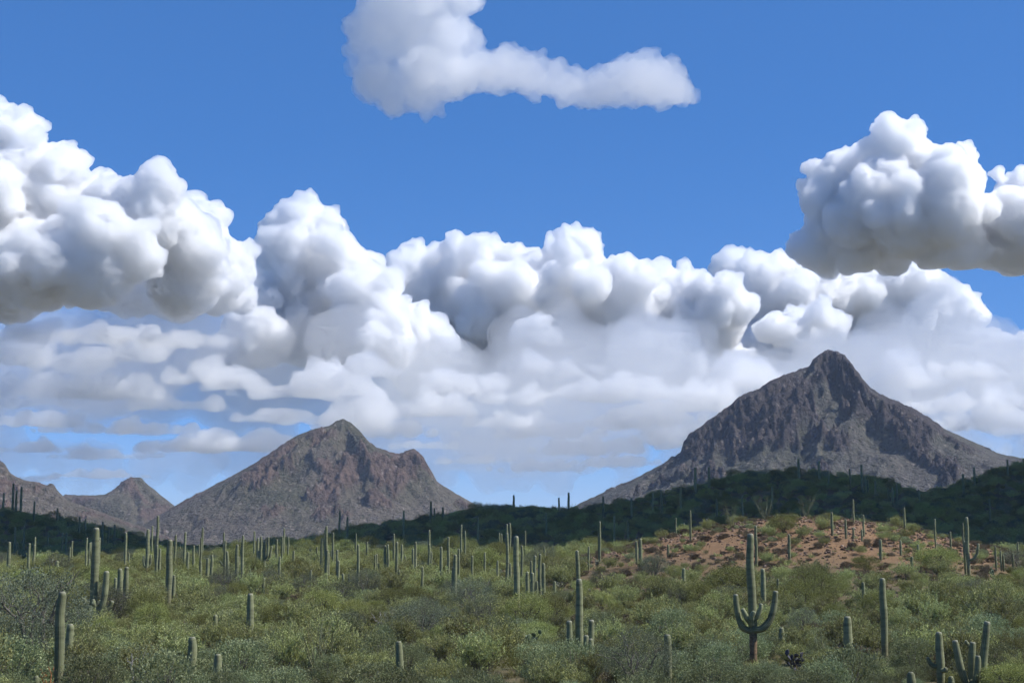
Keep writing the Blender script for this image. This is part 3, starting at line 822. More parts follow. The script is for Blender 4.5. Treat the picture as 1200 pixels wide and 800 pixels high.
def cr(pts, n):
    """Catmull-Rom through pts (rows of any width)"""
    P = np.asarray(pts, float)
    if len(P) == 2: return P[0] + (P[1] - P[0]) * np.linspace(0, 1, n)[:, None]
    E = np.vstack([2 * P[0] - P[1], P, 2 * P[-1] - P[-2]])
    t = np.linspace(0, len(P) - 1, n); i = np.minimum(t.astype(int), len(P) - 2); f = (t - i)[:, None]
    a, b, c, d = E[i], E[i + 1], E[i + 2], E[i + 3]
    return 0.5 * (2 * b + (c - a) * f + (2 * a - 5 * b + 4 * c - d) * f ** 2 + (3 * b - a - 3 * c + d) * f ** 3)
def column(pts, ribs=15, rings=18, up0=0.0, seed=0, sub=2):
    """ribbed, round-topped cactus stem along pts = rows (x, y, z, radius)"""
    rs = np.random.RandomState(seed)
    S = cr(pts, rings); path, rad = S[:, :3], np.abs(S[:, 3])
    tip = path[-1]; d = path[-1] - path[-2]; d = d / np.linalg.norm(d); r = rad[-1]
    dome = np.array([(0.40, 0.94), (0.75, 0.80), (1.02, 0.58), (1.18, 0.32), (1.24, 0.05)])
    path = np.vstack([path] + [tip + d * r * a for a, _ in dome]); rad = np.concatenate([rad, r * dome[:, 1]])
    path = path - d * r * 1.2 * (np.linspace(0, 1, len(path))[:, None] ** 3)
    n = len(path); sides = ribs * sub
    rad = rad * (1 + 0.02 * rs.normal(size=n))
    t = np.gradient(path, axis=0); t /= np.linalg.norm(t, axis=1)[:, None] + 1e-9
    ref = np.array((0.02, 1.0, 0.03)); a = np.cross(t, ref); a /= np.linalg.norm(a, axis=1)[:, None]; b = np.cross(a, t)
    th = np.arange(sides) / sides * 2 * pi
    ridge = (np.arange(sides) % sub == 0).astype(float)
    rr = rad[:, None] * (0.82 + 0.19 * ridge)[None, :]
    V = path[:, None] + rr[..., None] * (np.cos(th)[None, :, None] * a[:, None] + np.sin(th)[None, :, None] * b[:, None])
    i = np.arange(n * sides).reshape(n, sides); j = np.roll(i, -1, 1)
    Fc = np.stack([i[:-1], j[:-1], j[1:], i[1:]], -1).reshape(-1, 4)
    rib = np.broadcast_to(ridge, (n, sides)).ravel()
    L = np.concatenate([[0], np.cumsum(np.linalg.norm(np.diff(path, axis=0), axis=1))]); up = up0 + (1 - up0) * L / L[-1]
    # last ring is nearly a point
    me = mesh_np('saguaro_stem', V.reshape(-1, 3), Fc, smooth=False)
    at1 = me.attributes.new('rib', 'FLOAT', 'POINT'); at1.data.foreach_set('value', rib.astype(np.float32))
    at2 = me.attributes.new('up', 'FLOAT', 'POINT'); at2.data.foreach_set('value', np.repeat(up, sides).astype(np.float32))
    me.materials.append(M_SAG)
    return me
SAG_POS = []
def saguaro(px, top, foot, w, label, arms=(), lean=0.0, group=None, d=None, seed=None, bulge=0.06, cork=0.25):
    """px: column of the stem, top/foot rows, w: stem width in pixels; arms: lists of (px, py, width, depth offset m)"""
    if d is None:
        d = hit(px, foot)
        if d is None or d > 560: d = Y_RIDGE - 4
        if foot < 645 and d < 330 and px < 640: d = 330.0
    k = d / F_PX
    X = at(px, 0.5 * (top + foot), d)[0]
    z0 = float(ground_z(X, d, True))
    ztop = at(px, top, d)[2]
    H = ztop - z0; R = 0.5 * w * k * 0.93
    seed = int(px * 7 + top) if seed is None else seed
    rs = np.random.RandomState(seed)
    root = empty('saguaro', (X, d, z0))
    big = w > 5.5
    lx = lean * k
    wob = 0.03 * H / 6
    pts = [(0, 0, -0.35, R * 0.92), (lx * .15 + rs.normal() * wob * .5, 0, H * .2, R * (0.96 + bulge * .5)), (lx * .45 + rs.normal() * wob, rs.normal() * wob, H * .5, R * (1 + bulge)),
           (lx * .75 + rs.normal() * wob, rs.normal() * wob, H * .78, R * 0.98), (lx * .95, 0, H * .95, R * 0.88), (lx, 0, H, R * 0.80)]
    me = column(pts, 17 if big else 11, 26 if big else 12, 0.0, seed)
    tr = link(bpy.data.objects.new('trunk', me), root); tr['cork'] = cork
    for a in arms:
        P = []
        for i, q in enumerate(a):
            dep = q[3] if len(q) > 3 else 0.0
            c = at(q[0], q[1], d + dep)
            P.append((c[0] - X, dep, c[2] - z0, 0.5 * q[2] * k * 0.95))
        am = column(P, 12 if big else 9, 20 if big else 10, 0.4, seed + 5)
        link(bpy.data.objects.new('arm', am), root)
    tag(root, label, 'saguaro', group)
    SAG_POS.append((X, d, R))
    return root

# --- the ones that stand out
saguaro(881, 625, 778, 9.8, 'tall saguaro with brown corky foot and several arms curling up at half height', seed=3, cork=1.0, arms=[
    [(880,739,8,0),(871,735,8,-.15),(866,724,7.5,-.2),(863,708,7,-.2),(862,696,6.2,-.2)],
    [(882,738,8,-.1),(893,736,8.5,-.25),(902,726,8,-.3),(907,710,7.5,-.3),(909,692,6.4,-.3)],
    [(881,732,6.5,-.3),(876,725,6.5,-.5),(872,717,5.8,-.55),(870,713,5,-.55)],
    [(882,728,6,-.4),(887,722,6,-.55),(891,713,5.2,-.6),(892,707,4.8,-.6)],
    [(880,730,6.5,-.45),(881,722,6.5,-.7),(884,716,6,-.75)]])
saguaro(110.5, 618, 740, 9.2, 'tall saguaro with one thick upright arm and stubby low arms beside grey-green thicket', seed=5, arms=[
    [(112,714,8,0),(118,712,8,-.2),(122,700,8,-.25),(124,684,7.5,-.25),(125,669,6.6,-.25)],
    [(112,720,6,0),(120,718,6,.25),(128,711,5.6,.4),(132,704,5,.4)],
    [(110,716,6,0),(104,711,5.6,-.2),(100,704,5.2,-.3),(97.5,701,4.6,-.3)],
    [(110,712,6.5,-.3),(109.5,707,6.5,-.6),(109,702,5.6,-.65)]])
saguaro(679, 678, 788, 9.0, 'saguaro with a clump of five short upright arms around its foot', seed=7, arms=[
    [(677,784,7,0),(671,776,7.5,-.15),(668,755,7.5,-.2),(667,727,6.6,-.2)],
    [(681,782,7,0),(690,772,7.5,.2),(692.5,750,7.5,.25),(693,726,6.8,.25)],
    [(681,780,6.5,-.2),(685.5,772,6.8,-.4),(686.5,755,6.6,-.45),(687,744,6,-.45)],
    [(682,782,6,-.2),(690,774,6,-.35),(692,760,6,-.4),(692,748,5.4,-.4)],
    [(676,784,5,0),(668,772,5,.1),(664.5,762,4.8,.15),(663.5,755,4.2,.15)]])
saguaro(1138, 795, 812, 11, 'low many-armed saguaro without a main spire, its arms spread like a candelabra', seed=9, arms=[
    [(1136,806,8,0),(1129,792,9,-.1),(1124,775,9,-.15),(1119,750,7.6,-.15)],
    [(1139,806,8,0),(1139,785,9,.1),(1139,765,9,.1),(1140,752,7.6,.1)],
    [(1141,806,8,-.2),(1145,790,8,-.4),(1146,776,7.6,-.4),(1146,768,6.6,-.4)],
    [(1141,806,9,0),(1150,793,10,.2),(1153,768,9.6,.25),(1157,728,8,.25)],
    [(1137,758,4,.1),(1133,753,4.6,.1),(1131.5,750,4,.1)]])
saguaro(1101.5, 740, 808, 9.6, 'upright saguaro with thin side arms beside the candelabra-shaped one', seed=10, arms=[
    [(1100,780,6,0),(1094,780,5.6,.1),(1089,775,5,.15),(1087,770,4.4,.15)], [(1103,785,5,-.2),(1107,785,5.4,-.35),(1109,782,4.8,-.4)]])
saguaro(70, 693, 812, 11.5, 'thick plain saguaro column rising from the grey-green thicket', seed=11, lean=.5)
saguaro(81.5, 731, 792, 10, 'short blunt saguaro standing close behind a thick plain column', seed=12)
saguaro(224.5, 746, 808, 11, 'stubby round-headed saguaro half sunk in grey-green brush')
saguaro(255, 766, 812, 10, 'pale head of a young saguaro sunk in silvery brush, nearest a stubby round-headed one')
saguaro(42, 792, 822, 8, 'small pale saguaro head near dry orange twigs', d=80)
saguaro(292.5, 695, 770, 8.6, 'blunt armless saguaro wrapped by green brush beside the pale dead branches')
saguaro(252, 720, 748, 6, 'little pale saguaro head poking out of grey shrubs')
saguaro(198, 632, 712, 7.6, 'tall straight saguaro with a smaller one against its side')
saguaro(203.5, 674, 706, 4.4, 'small saguaro leaning against a tall straight one')
saguaro(140, 666, 718, 6.4, 'one of two twin saguaro columns next to the thick-armed saguaro', group='twin saguaros')
saguaro(147.5, 664, 722, 6.2, 'one of two twin saguaro columns next to the thick-armed saguaro', group='twin saguaros')
saguaro(470, 751, 800, 8.6, 'greyish saguaro with a woolly white head alone in blue-grey bushes', lean=-3)
saguaro(606, 628, 728, 7, 'tall slender saguaro with brown foot standing by itself beside an olive bush', seed=21, cork=0.9, lean=-1)
saguaro(679.5, 645, 708, 5.2, 'slim saguaro directly behind the saguaro with clustered arms', seed=22, lean=-3)
saguaro(782.5, 743, 800, 9.6, 'short dark-sided saguaro stump in grey shrubs')
saguaro(894.5, 666, 726, 6.2, 'plain saguaro close behind the tall corky-footed one', seed=23)
saguaro(994, 722, 782, 10.4, 'short fat saguaro with a dark shaded side in bright green brush', seed=24)
saguaro(1035.5, 677, 774, 8.4, 'tall smooth armless saguaro below the red slope', seed=25)
saguaro(1068, 787, 822, 10.5, 'round saguaro head just showing above the brush beside the upright saguaro', d=79)
saguaro(1115, 792, 822, 7.6, 'small pale saguaro head between the upright and the candelabra saguaros', d=80)
saguaro(1134, 606, 676, 4.6, 'tall saguaro with one crooked arm and a companion column on the red slope', seed=26, arms=[
    [(1134,656,3.4,0),(1140,655,3.4,-.2),(1145,648,3.4,-.3),(1146.5,637,2.9,-.3)]])
saguaro(1131, 634, 674, 3.2, 'slim companion column pressed against the saguaro with one crooked arm')
saguaro(1012, 682, 718, 4.4, 'short saguaro at the foot of the red slope beside a grey bush')
saguaro(801.5, 666, 702, 4.6, 'single saguaro post on bare ground at the left of the red slope')
saguaro(925, 626, 660, 3.6, 'dark saguaro post on the crest of the red slope')
saguaro(886, 616, 664, 3.6, 'slim saguaro just behind the head of the tall corky-footed one')
saguaro(1076, 699, 728, 5.2, 'brown dying saguaro stump in olive brush below the red slope', cork=1.0)
saguaro(1168, 700, 718, 5.6, 'short leaning saguaro stub below the red slope', lean=2)
saguaro(916, 735, 765, 7, 'grey saguaro head beside the dark purple prickly pear')
saguaro(172.5, 620, 680, 4.6, 'brown-footed saguaro with two small arms raised like a trident', seed=30, cork=0.9, arms=[
    [(172,664,3.2,0),(169,662,3.2,-.2),(168.3,656,3,-.2),(168.5,651,2.6,-.2)], [(173,664,3.2,0),(176,661,3.2,.2),(176.5,655,3,.2),(176.5,650,2.6,.2)]])
saguaro(309.5, 634, 676, 4.2, 'candelabra saguaro with three raised arms on the far flat', seed=31, arms=[
    [(309,655,3,0),(313,652,3,-.2),(314,642,3,-.2),(314.5,629,2.6,-.2)], [(309,656,3,0),(315,655,3,.2),(317,648,3,.2),(318.5,640,2.6,.2)], [(309,657,3,0),(305,656,3,.1),(303,650,2.8,.1),(303,645,2.5,.1)]])
saguaro(451, 639, 684, 3.6, 'far saguaro with an arm rising beside its spire like a tuning fork', seed=32, arms=[
    [(451,668,3,0),(454,668,3,-.2),(455,655,3,-.2),(454.5,638,2.6,-.2)], [(450,668,2.6,0),(445,667,2.6,.1),(443.5,660,2.3,.1)]])
saguaro(533.5, 650, 708, 5, 'paired saguaro columns with a low curved arm on the far flat', seed=33, arms=[
    [(533,702,3.4,0),(531,690,3.6,.4),(530.8,664,3.2,.5)], [(534,702,3.6,0),(541,701,3.8,-.2),(544.5,696,3.8,-.2),(545,690,3.2,-.2)]])
saguaro(583, 657, 686, 3, 'small saguaro with one arm crooked to the side like a hook', seed=34, arms=[[(583,682,2.4,0),(586.5,681,2.4,-.1),(588,675,2.1,-.1)]])
saguaro(263.5, 633, 686, 3.2, 'slim far saguaro with one tiny arm beside a tilted companion', seed=35, arms=[[(263,662,2.6,0),(260,661,2.6,-.1),(258,657,2.3,-.1)]])
saguaro(268.5, 646, 690, 4, 'tilted saguaro leaning away from its slim companion', lean=-3)
saguaro(419.5, 638, 698, 3.6, 'far saguaro with a short arm beside pale-leaved shrub', seed=36, arms=[[(419.5,690,3,0),(423,689,3,-.1),(425,682,2.6,-.1)]])
G_FLAT = 'saguaros on the sunlit flat'
L_FLAT = 'slender armless saguaro among many on the sunlit flat'
L_SLIM = 'thin distant saguaro at the edge of the cloud shadow'
for (x, t, f, w) in [(10,635,680,4.5),(17,618,655,3),(28,617,650,2.6),(39.5,638,682,3.2),(66.5,657,680,4.5),(20,636,660,3),(56,624,650,2.2),(73,624,652,2.6),(77.5,624,650,2.6),(84,634,664,3),
    (101,630,676,2.8),(104.5,636,670,2.6),(116,630,670,3.2),(147,624,668,3.2),(178,616,658,2.4),(184,604,678,3.6),(187,643,678,3.4),(216.5,623,680,3),(233,638,660,2.2),(235,658,682,3.6),
    (243,654,688,4),(248,650,686,3.6),(277.5,638,688,4.2),(284,627,692,3.6),(270.5,672,692,3),(293,667,698,2.4),(302,630,664,3),(324,632,674,3.2),(327.5,652,688,3.2),(330.5,628,666,2.6),
    (344,645,674,3),(309,677,702,4),(364,668,692,3),(377,631,680,3.6),(382,616,680,3.6),(390,624,670,3),(395,644,682,3),(385,648,684,3),(402,672,690,3.2),(409,672,690,3),(439.5,650,676,2.6),
    (465,635,684,3.6),(471,638,668,3),(484,643,674,3),(487,655,676,2.6),(503,637,674,3),(505.5,646,676,2.6),(517,641,692,3.6),(495,664,694,3),(537.5,643,686,3),(538.5,680,704,4),(553.5,651,682,3),
    (568,647,680,2.6),(598,660,686,3),(554,683,700,4),(618,670,708,4.6),(624,671,710,5),(627,651,700,4),(633,649,706,4),(637,660,712,4.6),(629,681,710,3.6),(622.5,657,690,3),(650,681,704,4),
    (690,640,668,2.6),(135,677,708,4),(104,655,680,2.6)]:
    saguaro(x, t, f, w, L_FLAT, group=G_FLAT)
for (x, t, f, w) in [(545,622,660,2.4),(585,624,652,2.6),(594,614,660,2.8),(638,640,668,2.2),(703,611,658,2.8),(702,627,656,2.4),(735.5,610,640,2.6),(809,598,636,2.8),(151,648,670,2.2),(417,625,652,2.2)]:
    saguaro(x, t, f, w, L_SLIM, group='saguaros at the shadow edge')
for (x, t, f, w) in [(750.5,631,664,4.6),(746,634,662,3.2),(783,638,654,3),(975,600,630,3.2),(991,608,632,3),(1012,603,628,2.4),(1000,618,632,2.6),(1010,620,634,2.6),(1032,632,658,4),(1055.5,633,652,3),
    (1076,638,656,3.6),(1069,652,676,3.6),(912,678,712,3.4),(919,695,716,4)]:
    saguaro(x, t, f, w, 'small armless saguaro dotted over the red slope and its crest', group='saguaros on the red slope')
for (x, t, f, w) in [(1096,608,645,2.4),(1114,623,646,2.6),(1167,640,668,2.6),(1176,650,668,2.6),(1187,648,668,3),(1173,645,668,2.4),(1129,613,650,2.2),(1193,635,660,2.4)]:
    saguaro(x, t, f, w, 'slim saguaro in the hollow right behind the red slope', group='saguaros behind the red slope')
G_DARK = 'saguaros on the shaded ridge'
for (x, t, f, w) in [(4,582,604,2.2),(15,571,602,2.6),(19,579,604,2.4),(24.5,575,604,2.6),(40,592,614,2.2),(67,600,620,2.2),(93,610,632,2.4),(120,616,640,2.4),(127,622,642,2.2),(134,619,642,2.4),(100,612,630,2),
    (398,603,634,2.4),(407,610,636,2.4),(473,603,634,2.4),(505,592,616,2.6),(509,600,616,2.2),(519,599,614,2.6),(602,585,602,2.4),(655,588,604,2.2),(666.5,582,604,2.6),(707,586,610,2.6),
    (740,588,610,2.2),(765,583,606,2.2),(775,579,608,2.4),(798,577,604,2.4),(815,552,580,3),(831,552,580,2.8),(936,542,566,2.8),(960,545,568,2.8),(971,556,572,2.2),(996,554,574,2.4),
    (1010,549,578,2.8),(1014,563,580,2.2),(1017,567,582,2.2),(1026,568,584,2.6),(1041,576,590,2.6),(1046,576,592,2.6),(1051,572,592,2.4),(1077,578,596,2.4),(1129,560,582,3),(1142,552,574,2.6),(1181,543,562,2.4),
    (430,640,662,2.2),(560,612,640,2.2),(640,606,630,2.2),(720,610,640,2.4),(840,590,615,2.2),(870,585,610,2.2),(905,575,600,2.2),(1000,590,612,2.2),(1060,600,622,2.2),(1160,590,615,2.2)]:
    saguaro(x, t - 5, f, w * 1.12, 'dark saguaro silhouette standing on the shaded ridge', group=G_DARK)

# more slim ones scattered thinly over the flat
xr = random.Random(41)
n_ = 0
while n_ < 46:
    dd = xr.uniform(195, 330); px_ = xr.uniform(5, 1195)
    if px_ > 700 and dd < 300: continue
    X_ = at(px_, 660, dd)[0]; zg = float(ground_z(X_, dd)); fy = to_px((X_, dd, zg))[1]
    hgt = xr.uniform(2.5, 8.0)
    ty = to_px((X_, dd, zg + hgt))[1]
    if px_ > 660: saguaro(px_, ty, fy, xr.uniform(.36, .5) * F_PX / dd, 'slim saguaro in the hollow right behind the red slope', group='saguaros behind the red slope', d=dd)
    else: saguaro(px_, ty, fy, xr.uniform(.34, .5) * F_PX / dd, L_FLAT, group=G_FLAT, d=dd)
    n_ += 1
# ------------------------------------------------------------------ shrubs and small trees
srs = np.random.RandomState(99)
LABEL = {
 'creosote_bush': ('feathery olive-green creosote bush in the brush of the flat', 'bush', 'creosote bushes'),
 'brittlebush': ('low rounded grey-green leafy bush in the brush of the flat', 'bush', 'grey-green leafy bushes'),
 'bursage': ('small dry brownish shrub on open ground', 'shrub', 'dry brownish shrubs'),
 'palo_verde_tree': ('bright green bushy palo verde tree rising from the brush', 'tree', 'palo verde trees'),
 'ironwood_tree': ('dull grey-green twiggy ironwood tree rising from the brush', 'tree', 'ironwood trees'),
}
CATPART = {'palo_verde_tree': ('crown', 'trunk'), 'ironwood_tree': ('crown', 'trunk')}
def place_plant(kind, i, x, y, s, rz, label=None, group=None, sz=None):
    fol, wood, w, h = PROTO[kind][i]
    r = empty(kind, (x, y, float(ground_z(x, y)) - 0.04), rz)
    r.scale = (s, s, s * (sz or 1.0))
    a, b = CATPART.get(kind, ('foliage', 'stems'))
    link(bpy.data.objects.new(a, fol), r); link(bpy.data.objects.new(b, wood), r)
    L = LABEL[kind]
    tag(r, label or L[0], L[1], group if label else L[2])
    return r
def zone(x, y):
    if hill_mask(x, y) > 0.3: return 'on the red slope'
    if y > 320: return 'on the shaded ridge'
    if y > 165: return 'among the saguaros on the far flat'
    return 'in the thick brush below the red slope'
SHORT = {'creosote_bush': 'feathery olive-green creosote bush', 'brittlebush': 'low rounded grey-green leafy bush', 'bursage': 'small dry brownish shrub',
         'palo_verde_tree': 'bushy green palo verde tree', 'ironwood_tree': 'twiggy grey-green ironwood tree'}
def zone_label(k, x, y): return SHORT[k] + ' ' + zone(x, y)
def zone_group(k, x, y): return LABEL[k][2] + ' ' + zone(x, y)
placed = []                                          # (x, y, radius)
def px_plant(kind, i, px, foot, w_px, label, sz=None, rz=0.0, d=None):
    """a plant at the spot where its foot is seen, w_px wide in the photograph"""
    d = d or hit(px, foot) or 300.0
    x = at(px, foot, d)[0]; s = 0.5 * w_px * d / F_PX / PROTO[kind][i][2]
    placed.append((x, d, 0.5 * w_px * d / F_PX))
    return place_plant(kind, i, x, d, s, rz, label, None, sz)
# the ones with a look of their own
px_plant('ironwood_tree', 0, 40, 772, 135, 'large dull grey-green thicket-like tree behind the thick plain saguaro column', 1.2, .4)
px_plant('ironwood_tree', 1, 132, 728, 60, 'grey-green twiggy tree at the foot of the thick-armed saguaro', 1.0, 1.4)
px_plant('ironwood_tree', 2, 748, 812, 92, 'rounded grey twiggy bush-tree beside the saguaro with clustered arms', 1.1, 2.4)
px_plant('palo_verde_tree', 1, 858, 700, 62, 'rounded green palo verde at the left foot of the red slope', .85, .3)
px_plant('palo_verde_tree', 0, 972, 704, 50, 'green palo verde casting a dark shadow on the red slope', .9, 1.9)
px_plant('palo_verde_tree', 2, 918, 626, 36, 'bright green tree on the crest of the red slope', .85, .9)
px_plant('palo_verde_tree', 1, 1100, 670, 56, 'broad green tree on the right shoulder of the red slope', .7, 2.2)
px_plant('ironwood_tree', 1, 1140, 700, 44, 'dull green twiggy tree below the saguaro with one crooked arm', .8, 3)
px_plant('ironwood_tree', 0, 1195, 668, 50, 'dull green tree in the hollow right behind the red slope', .7, .5)
px_plant('palo_verde_tree', 2, 1015, 672, 34, 'small green tree half way up the red slope', .8, .1)
px_plant('palo_verde_tree', 0, 568, 790, 84, 'yellow-green palo verde sapling above the blue-grey bushes', .62, .1)
px_plant('palo_verde_tree', 2, 5, 808, 70, 'bright yellow-green bush-tree by the pale saguaro head', .8, 2.8)
px_plant('palo_verde_tree', 1, 1185, 815, 70, 'bright yellow-green bush beside the candelabra-shaped saguaro', .7, .6)
px_plant('palo_verde_tree', 1, 630, 752, 52, 'olive bush with a dark base beside the lone slender saguaro', .62, 1.1)
px_plant('palo_verde_tree', 2, 985, 800, 90, 'spreading bright green brush around the short fat saguaro', .55, 2.0)
px_plant('palo_verde_tree', 0, 30, 690, 40, 'round green tree at the western edge of the flat', .8, .6)
px_plant('palo_verde_tree', 1, 62, 688, 44, 'round olive tree among thin saguaros on the western flat', .8, 1.6)
px_plant('palo_verde_tree', 2, 210, 690, 46, 'round green tree behind the tall straight saguaro', .8, 2.6)
px_plant('palo_verde_tree', 0, 130, 680, 36, 'green tree behind the twin saguaro columns', .85, 3.1)
px_plant('ironwood_tree', 2, 425, 690, 42, 'pale grey-leaved shrub tree on the far flat', .8, .2)

# ------------------------------------------------------------------ single plants with a look of their own
ocotillo(372, 792, 78, 1, 'large ocotillo fanning its thorny wands above blue-grey bushes')
ocotillo(857, 640, 34, 2, 'ocotillo on the crest of the red slope beside the slim saguaro', d=236)
ocotillo(897, 634, 34, 3, 'ocotillo on the crest of the red slope beside the bright green tree', d=238)
ocotillo(945, 634, 30, 4, 'ocotillo leaning over the rubble on the crest of the red slope', d=240)
ocotillo(652, 722, 44, 5, 'ocotillo with loose wands behind the olive bush')
ocotillo(968, 775, 50, 6, 'ocotillo whose pale wands rise around the dark purple prickly pear', d=100)
prickly_pear(620, 760, 34, 1, 'pale prickly pear catching the light beside the lone slender saguaro')
prickly_pear(764, 696, 26, 2, 'prickly pear on bare ground left of the red slope')
prickly_pear(1006, 634, 22, 4, 'prickly pear clump on the crest of the red slope', d=238)
prickly_pear(1166, 676, 24, 5, 'prickly pear clump in front of the hollow behind the red slope')
prickly_pear(936, 765, 50, 3, 'dark blue-black purple prickly pear clump half hidden by pale wands', M_PURPLE, d=97.0, n=30, name='purple_prickly_pear', size=1.0)
for i, (x_, y_, h_) in enumerate([(655,694,16),(700,668,14),(424,668,12),(690,700,14),(525,690,12),(1150,640,12),(560,690,12),(585,700,14)]):
    cholla(x_, y_, h_, i, 'pale bristly cholla standing between saguaros on the far flat', 'chollas on the flat')
dead_wood(277, 738, 30, 1, 'bleached dead shrub with forked pale branches beside the blunt saguaro', M_PALE)
dead_wood(58, 815, 40, 2, 'rusty orange dead shrub against the thick plain saguaro column', M_RUST, d=82, n=4)
dead_wood(584, 762, 26, 3, 'thin bleached stick rising behind the yellow-green sapling', M_PALE, n=2)
dead_wood(160, 800, 40, 4, 'bleached twiggy dead shrub in green brush next to the stubby saguaro', M_PALE, d=84)
dead_wood(445, 742, 22, 5, 'grey dead snag with reddish soil around it', M_PALE)

# open sight in front of the single plants
for o in [o for o in bpy.data.objects if o.type == 'EMPTY' and o.get('category') in ('ocotillo', 'prickly pear', 'cholla', 'dead shrub')]:
    X_, Y_ = o.location.x, o.location.y
    for q in (0.0, 1.6, 3.4): placed.append((X_ * (1 - q / Y_), Y_ - q, 0.8))
for px_, dep in ((936, 1.5), (881, 12.0), (679, 10.0), (606, 9.0), (1138, 6.0), (1101.5, 5.0), (1035.5, 4.0), (110.5, 4.0)):
    sx, sy, sr = (at(936, 772, 97)[0], 97.0, .5) if px_ == 936 else min(SAG_POS, key=lambda s_: abs(600 + F_PX * s_[0] / s_[1] - px_) + (0 if s_[1] < 200 else 50))
    for q in np.arange(0.8, dep, 0.9): placed.append((sx * (1 - q / sy), sy - q, 1.0 if px_ in (936, 606) else 1.5))
for sx, sy, sr in SAG_POS:
    if sy < 140: placed.append((sx * (1 - 1.0 / sy), sy - 1.0, 0.45))

# random brush everywhere else, thinner on the red slope
def candidates(n, y0, y1, margin=1.12):
    u = srs.uniform(0, 1, n); y = np.sqrt(y0 ** 2 + u * (y1 ** 2 - y0 ** 2))
    x = srs.uniform(-1, 1, n) * (600 / F_PX) * y * margin
    return x, y
def thin(x, y, r, keep_prob, cell=6.0, over=0.72):
    """dart throwing on a hash grid"""
    grid = {}; out = []
    def add(px_, py_, pr): grid.setdefault((int(px_ // cell), int(py_ // cell)), []).append((px_, py_, pr))
    for p in placed: add(*p)
    for sx, sy, sr in SAG_POS: add(sx, sy, sr * 1.2)
    for i in range(len(x)):
        if srs.uniform() > keep_prob[i]: continue
        ci, cj = int(x[i] // cell), int(y[i] // cell); ok = True
        for a in (-1, 0, 1):
            for b in (-1, 0, 1):
                for q in grid.get((ci + a, cj + b), ()):
                    if (q[0] - x[i]) ** 2 + (q[1] - y[i]) ** 2 < ((q[2] + r[i]) * over) ** 2: ok = False; break
                if not ok: break
            if not ok: break
        if ok: add(x[i], y[i], r[i]); out.append(i)
    return out
N = 34000
x, y = candidates(N, 72, 560)
hm = hill_mask(x, y)
grey_zone = np.clip(1.45 - (y - 72) / 42, 0.10, 1) * (0.78 + 0.9 * pn2(x / 18, y / 18, 55)) + 0.10 * (pn2(x / 25, y / 25, 56) > 0.25)
bare = sstep(0.14, 0.40, hm + 0.12 * pn2(x / 12, y / 12, 57))
kinds = []; rad = np.empty(N)
names = list(PROTO)
for i in range(N):
    u = srs.uniform()
    if bare[i] > 0.5: k = 'bursage' if u < 0.72 else ('creosote_bush' if u < 0.9 else 'brittlebush')
    elif y[i] > 300: k = 'palo_verde_tree' if u < 0.16 else 'ironwood_tree' if u < 0.26 else 'creosote_bush' if u < 0.86 else 'brittlebush'
    elif u < grey_zone[i]: k = 'brittlebush'
    else:
        v = srs.uniform()
        k = 'creosote_bush' if v < 0.72 else 'bursage' if v < 0.82 else 'palo_verde_tree' if v < 0.91 else 'ironwood_tree' if v < 0.95 else 'brittlebush'
    if k.endswith('tree') and y[i] < 112: k = 'creosote_bush'
    kinds.append(k)
var = np.array([srs.randint(0, len(PROTO[k])) for k in kinds])
scl = (0.6 + 0.95 * srs.uniform(0, 1, N) ** 1.6) * np.where(bare > 0.5, 0.72, 1.0)
scl = scl * np.where(np.array([k == 'brittlebush' for k in kinds]) & (y < 150), 1.35, 1.0)
for i in range(N):
    w0 = PROTO[kinds[i]][var[i]][2]
    if kinds[i].endswith('tree'): scl[i] *= 0.72
    rad[i] = w0 * scl[i]
keep = 1.0 - 0.40 * bare
keep *= np.where(y > 330, 0.9, 1.0)
sel = thin(x, y, rad, keep)
rot = srs.uniform(0, 2 * pi, N)
by_kind = {k: [] for k in names}
for i in sel: by_kind[kinds[i]].append(i)
LIMIT = {'creosote_bush': 280, 'brittlebush': 280, 'bursage': 160, 'palo_verde_tree': 60, 'ironwood_tree': 40}
rest = []
for k in names:
    L = sorted(by_kind[k], key=lambda i: -rad[i] / y[i])
    # plants wholly outside the frame go into the mass
    inside = [i for i in L if abs(x[i]) / y[i] < 0.352 + rad[i] / y[i] * 0.5 and (EYE - float(ground_z(x[i], y[i])) - 1.2) / y[i] < 0.094]
    top = inside[:LIMIT[k]]; ts = set(top)
    for i in top:
        place_plant(k, var[i], x[i], y[i], scl[i], rot[i], sz=srs.uniform(.85, 1.4), label=zone_label(k, x[i], y[i]), group=zone_group(k, x[i], y[i]))
    rest += [i for i in L if i not in ts]

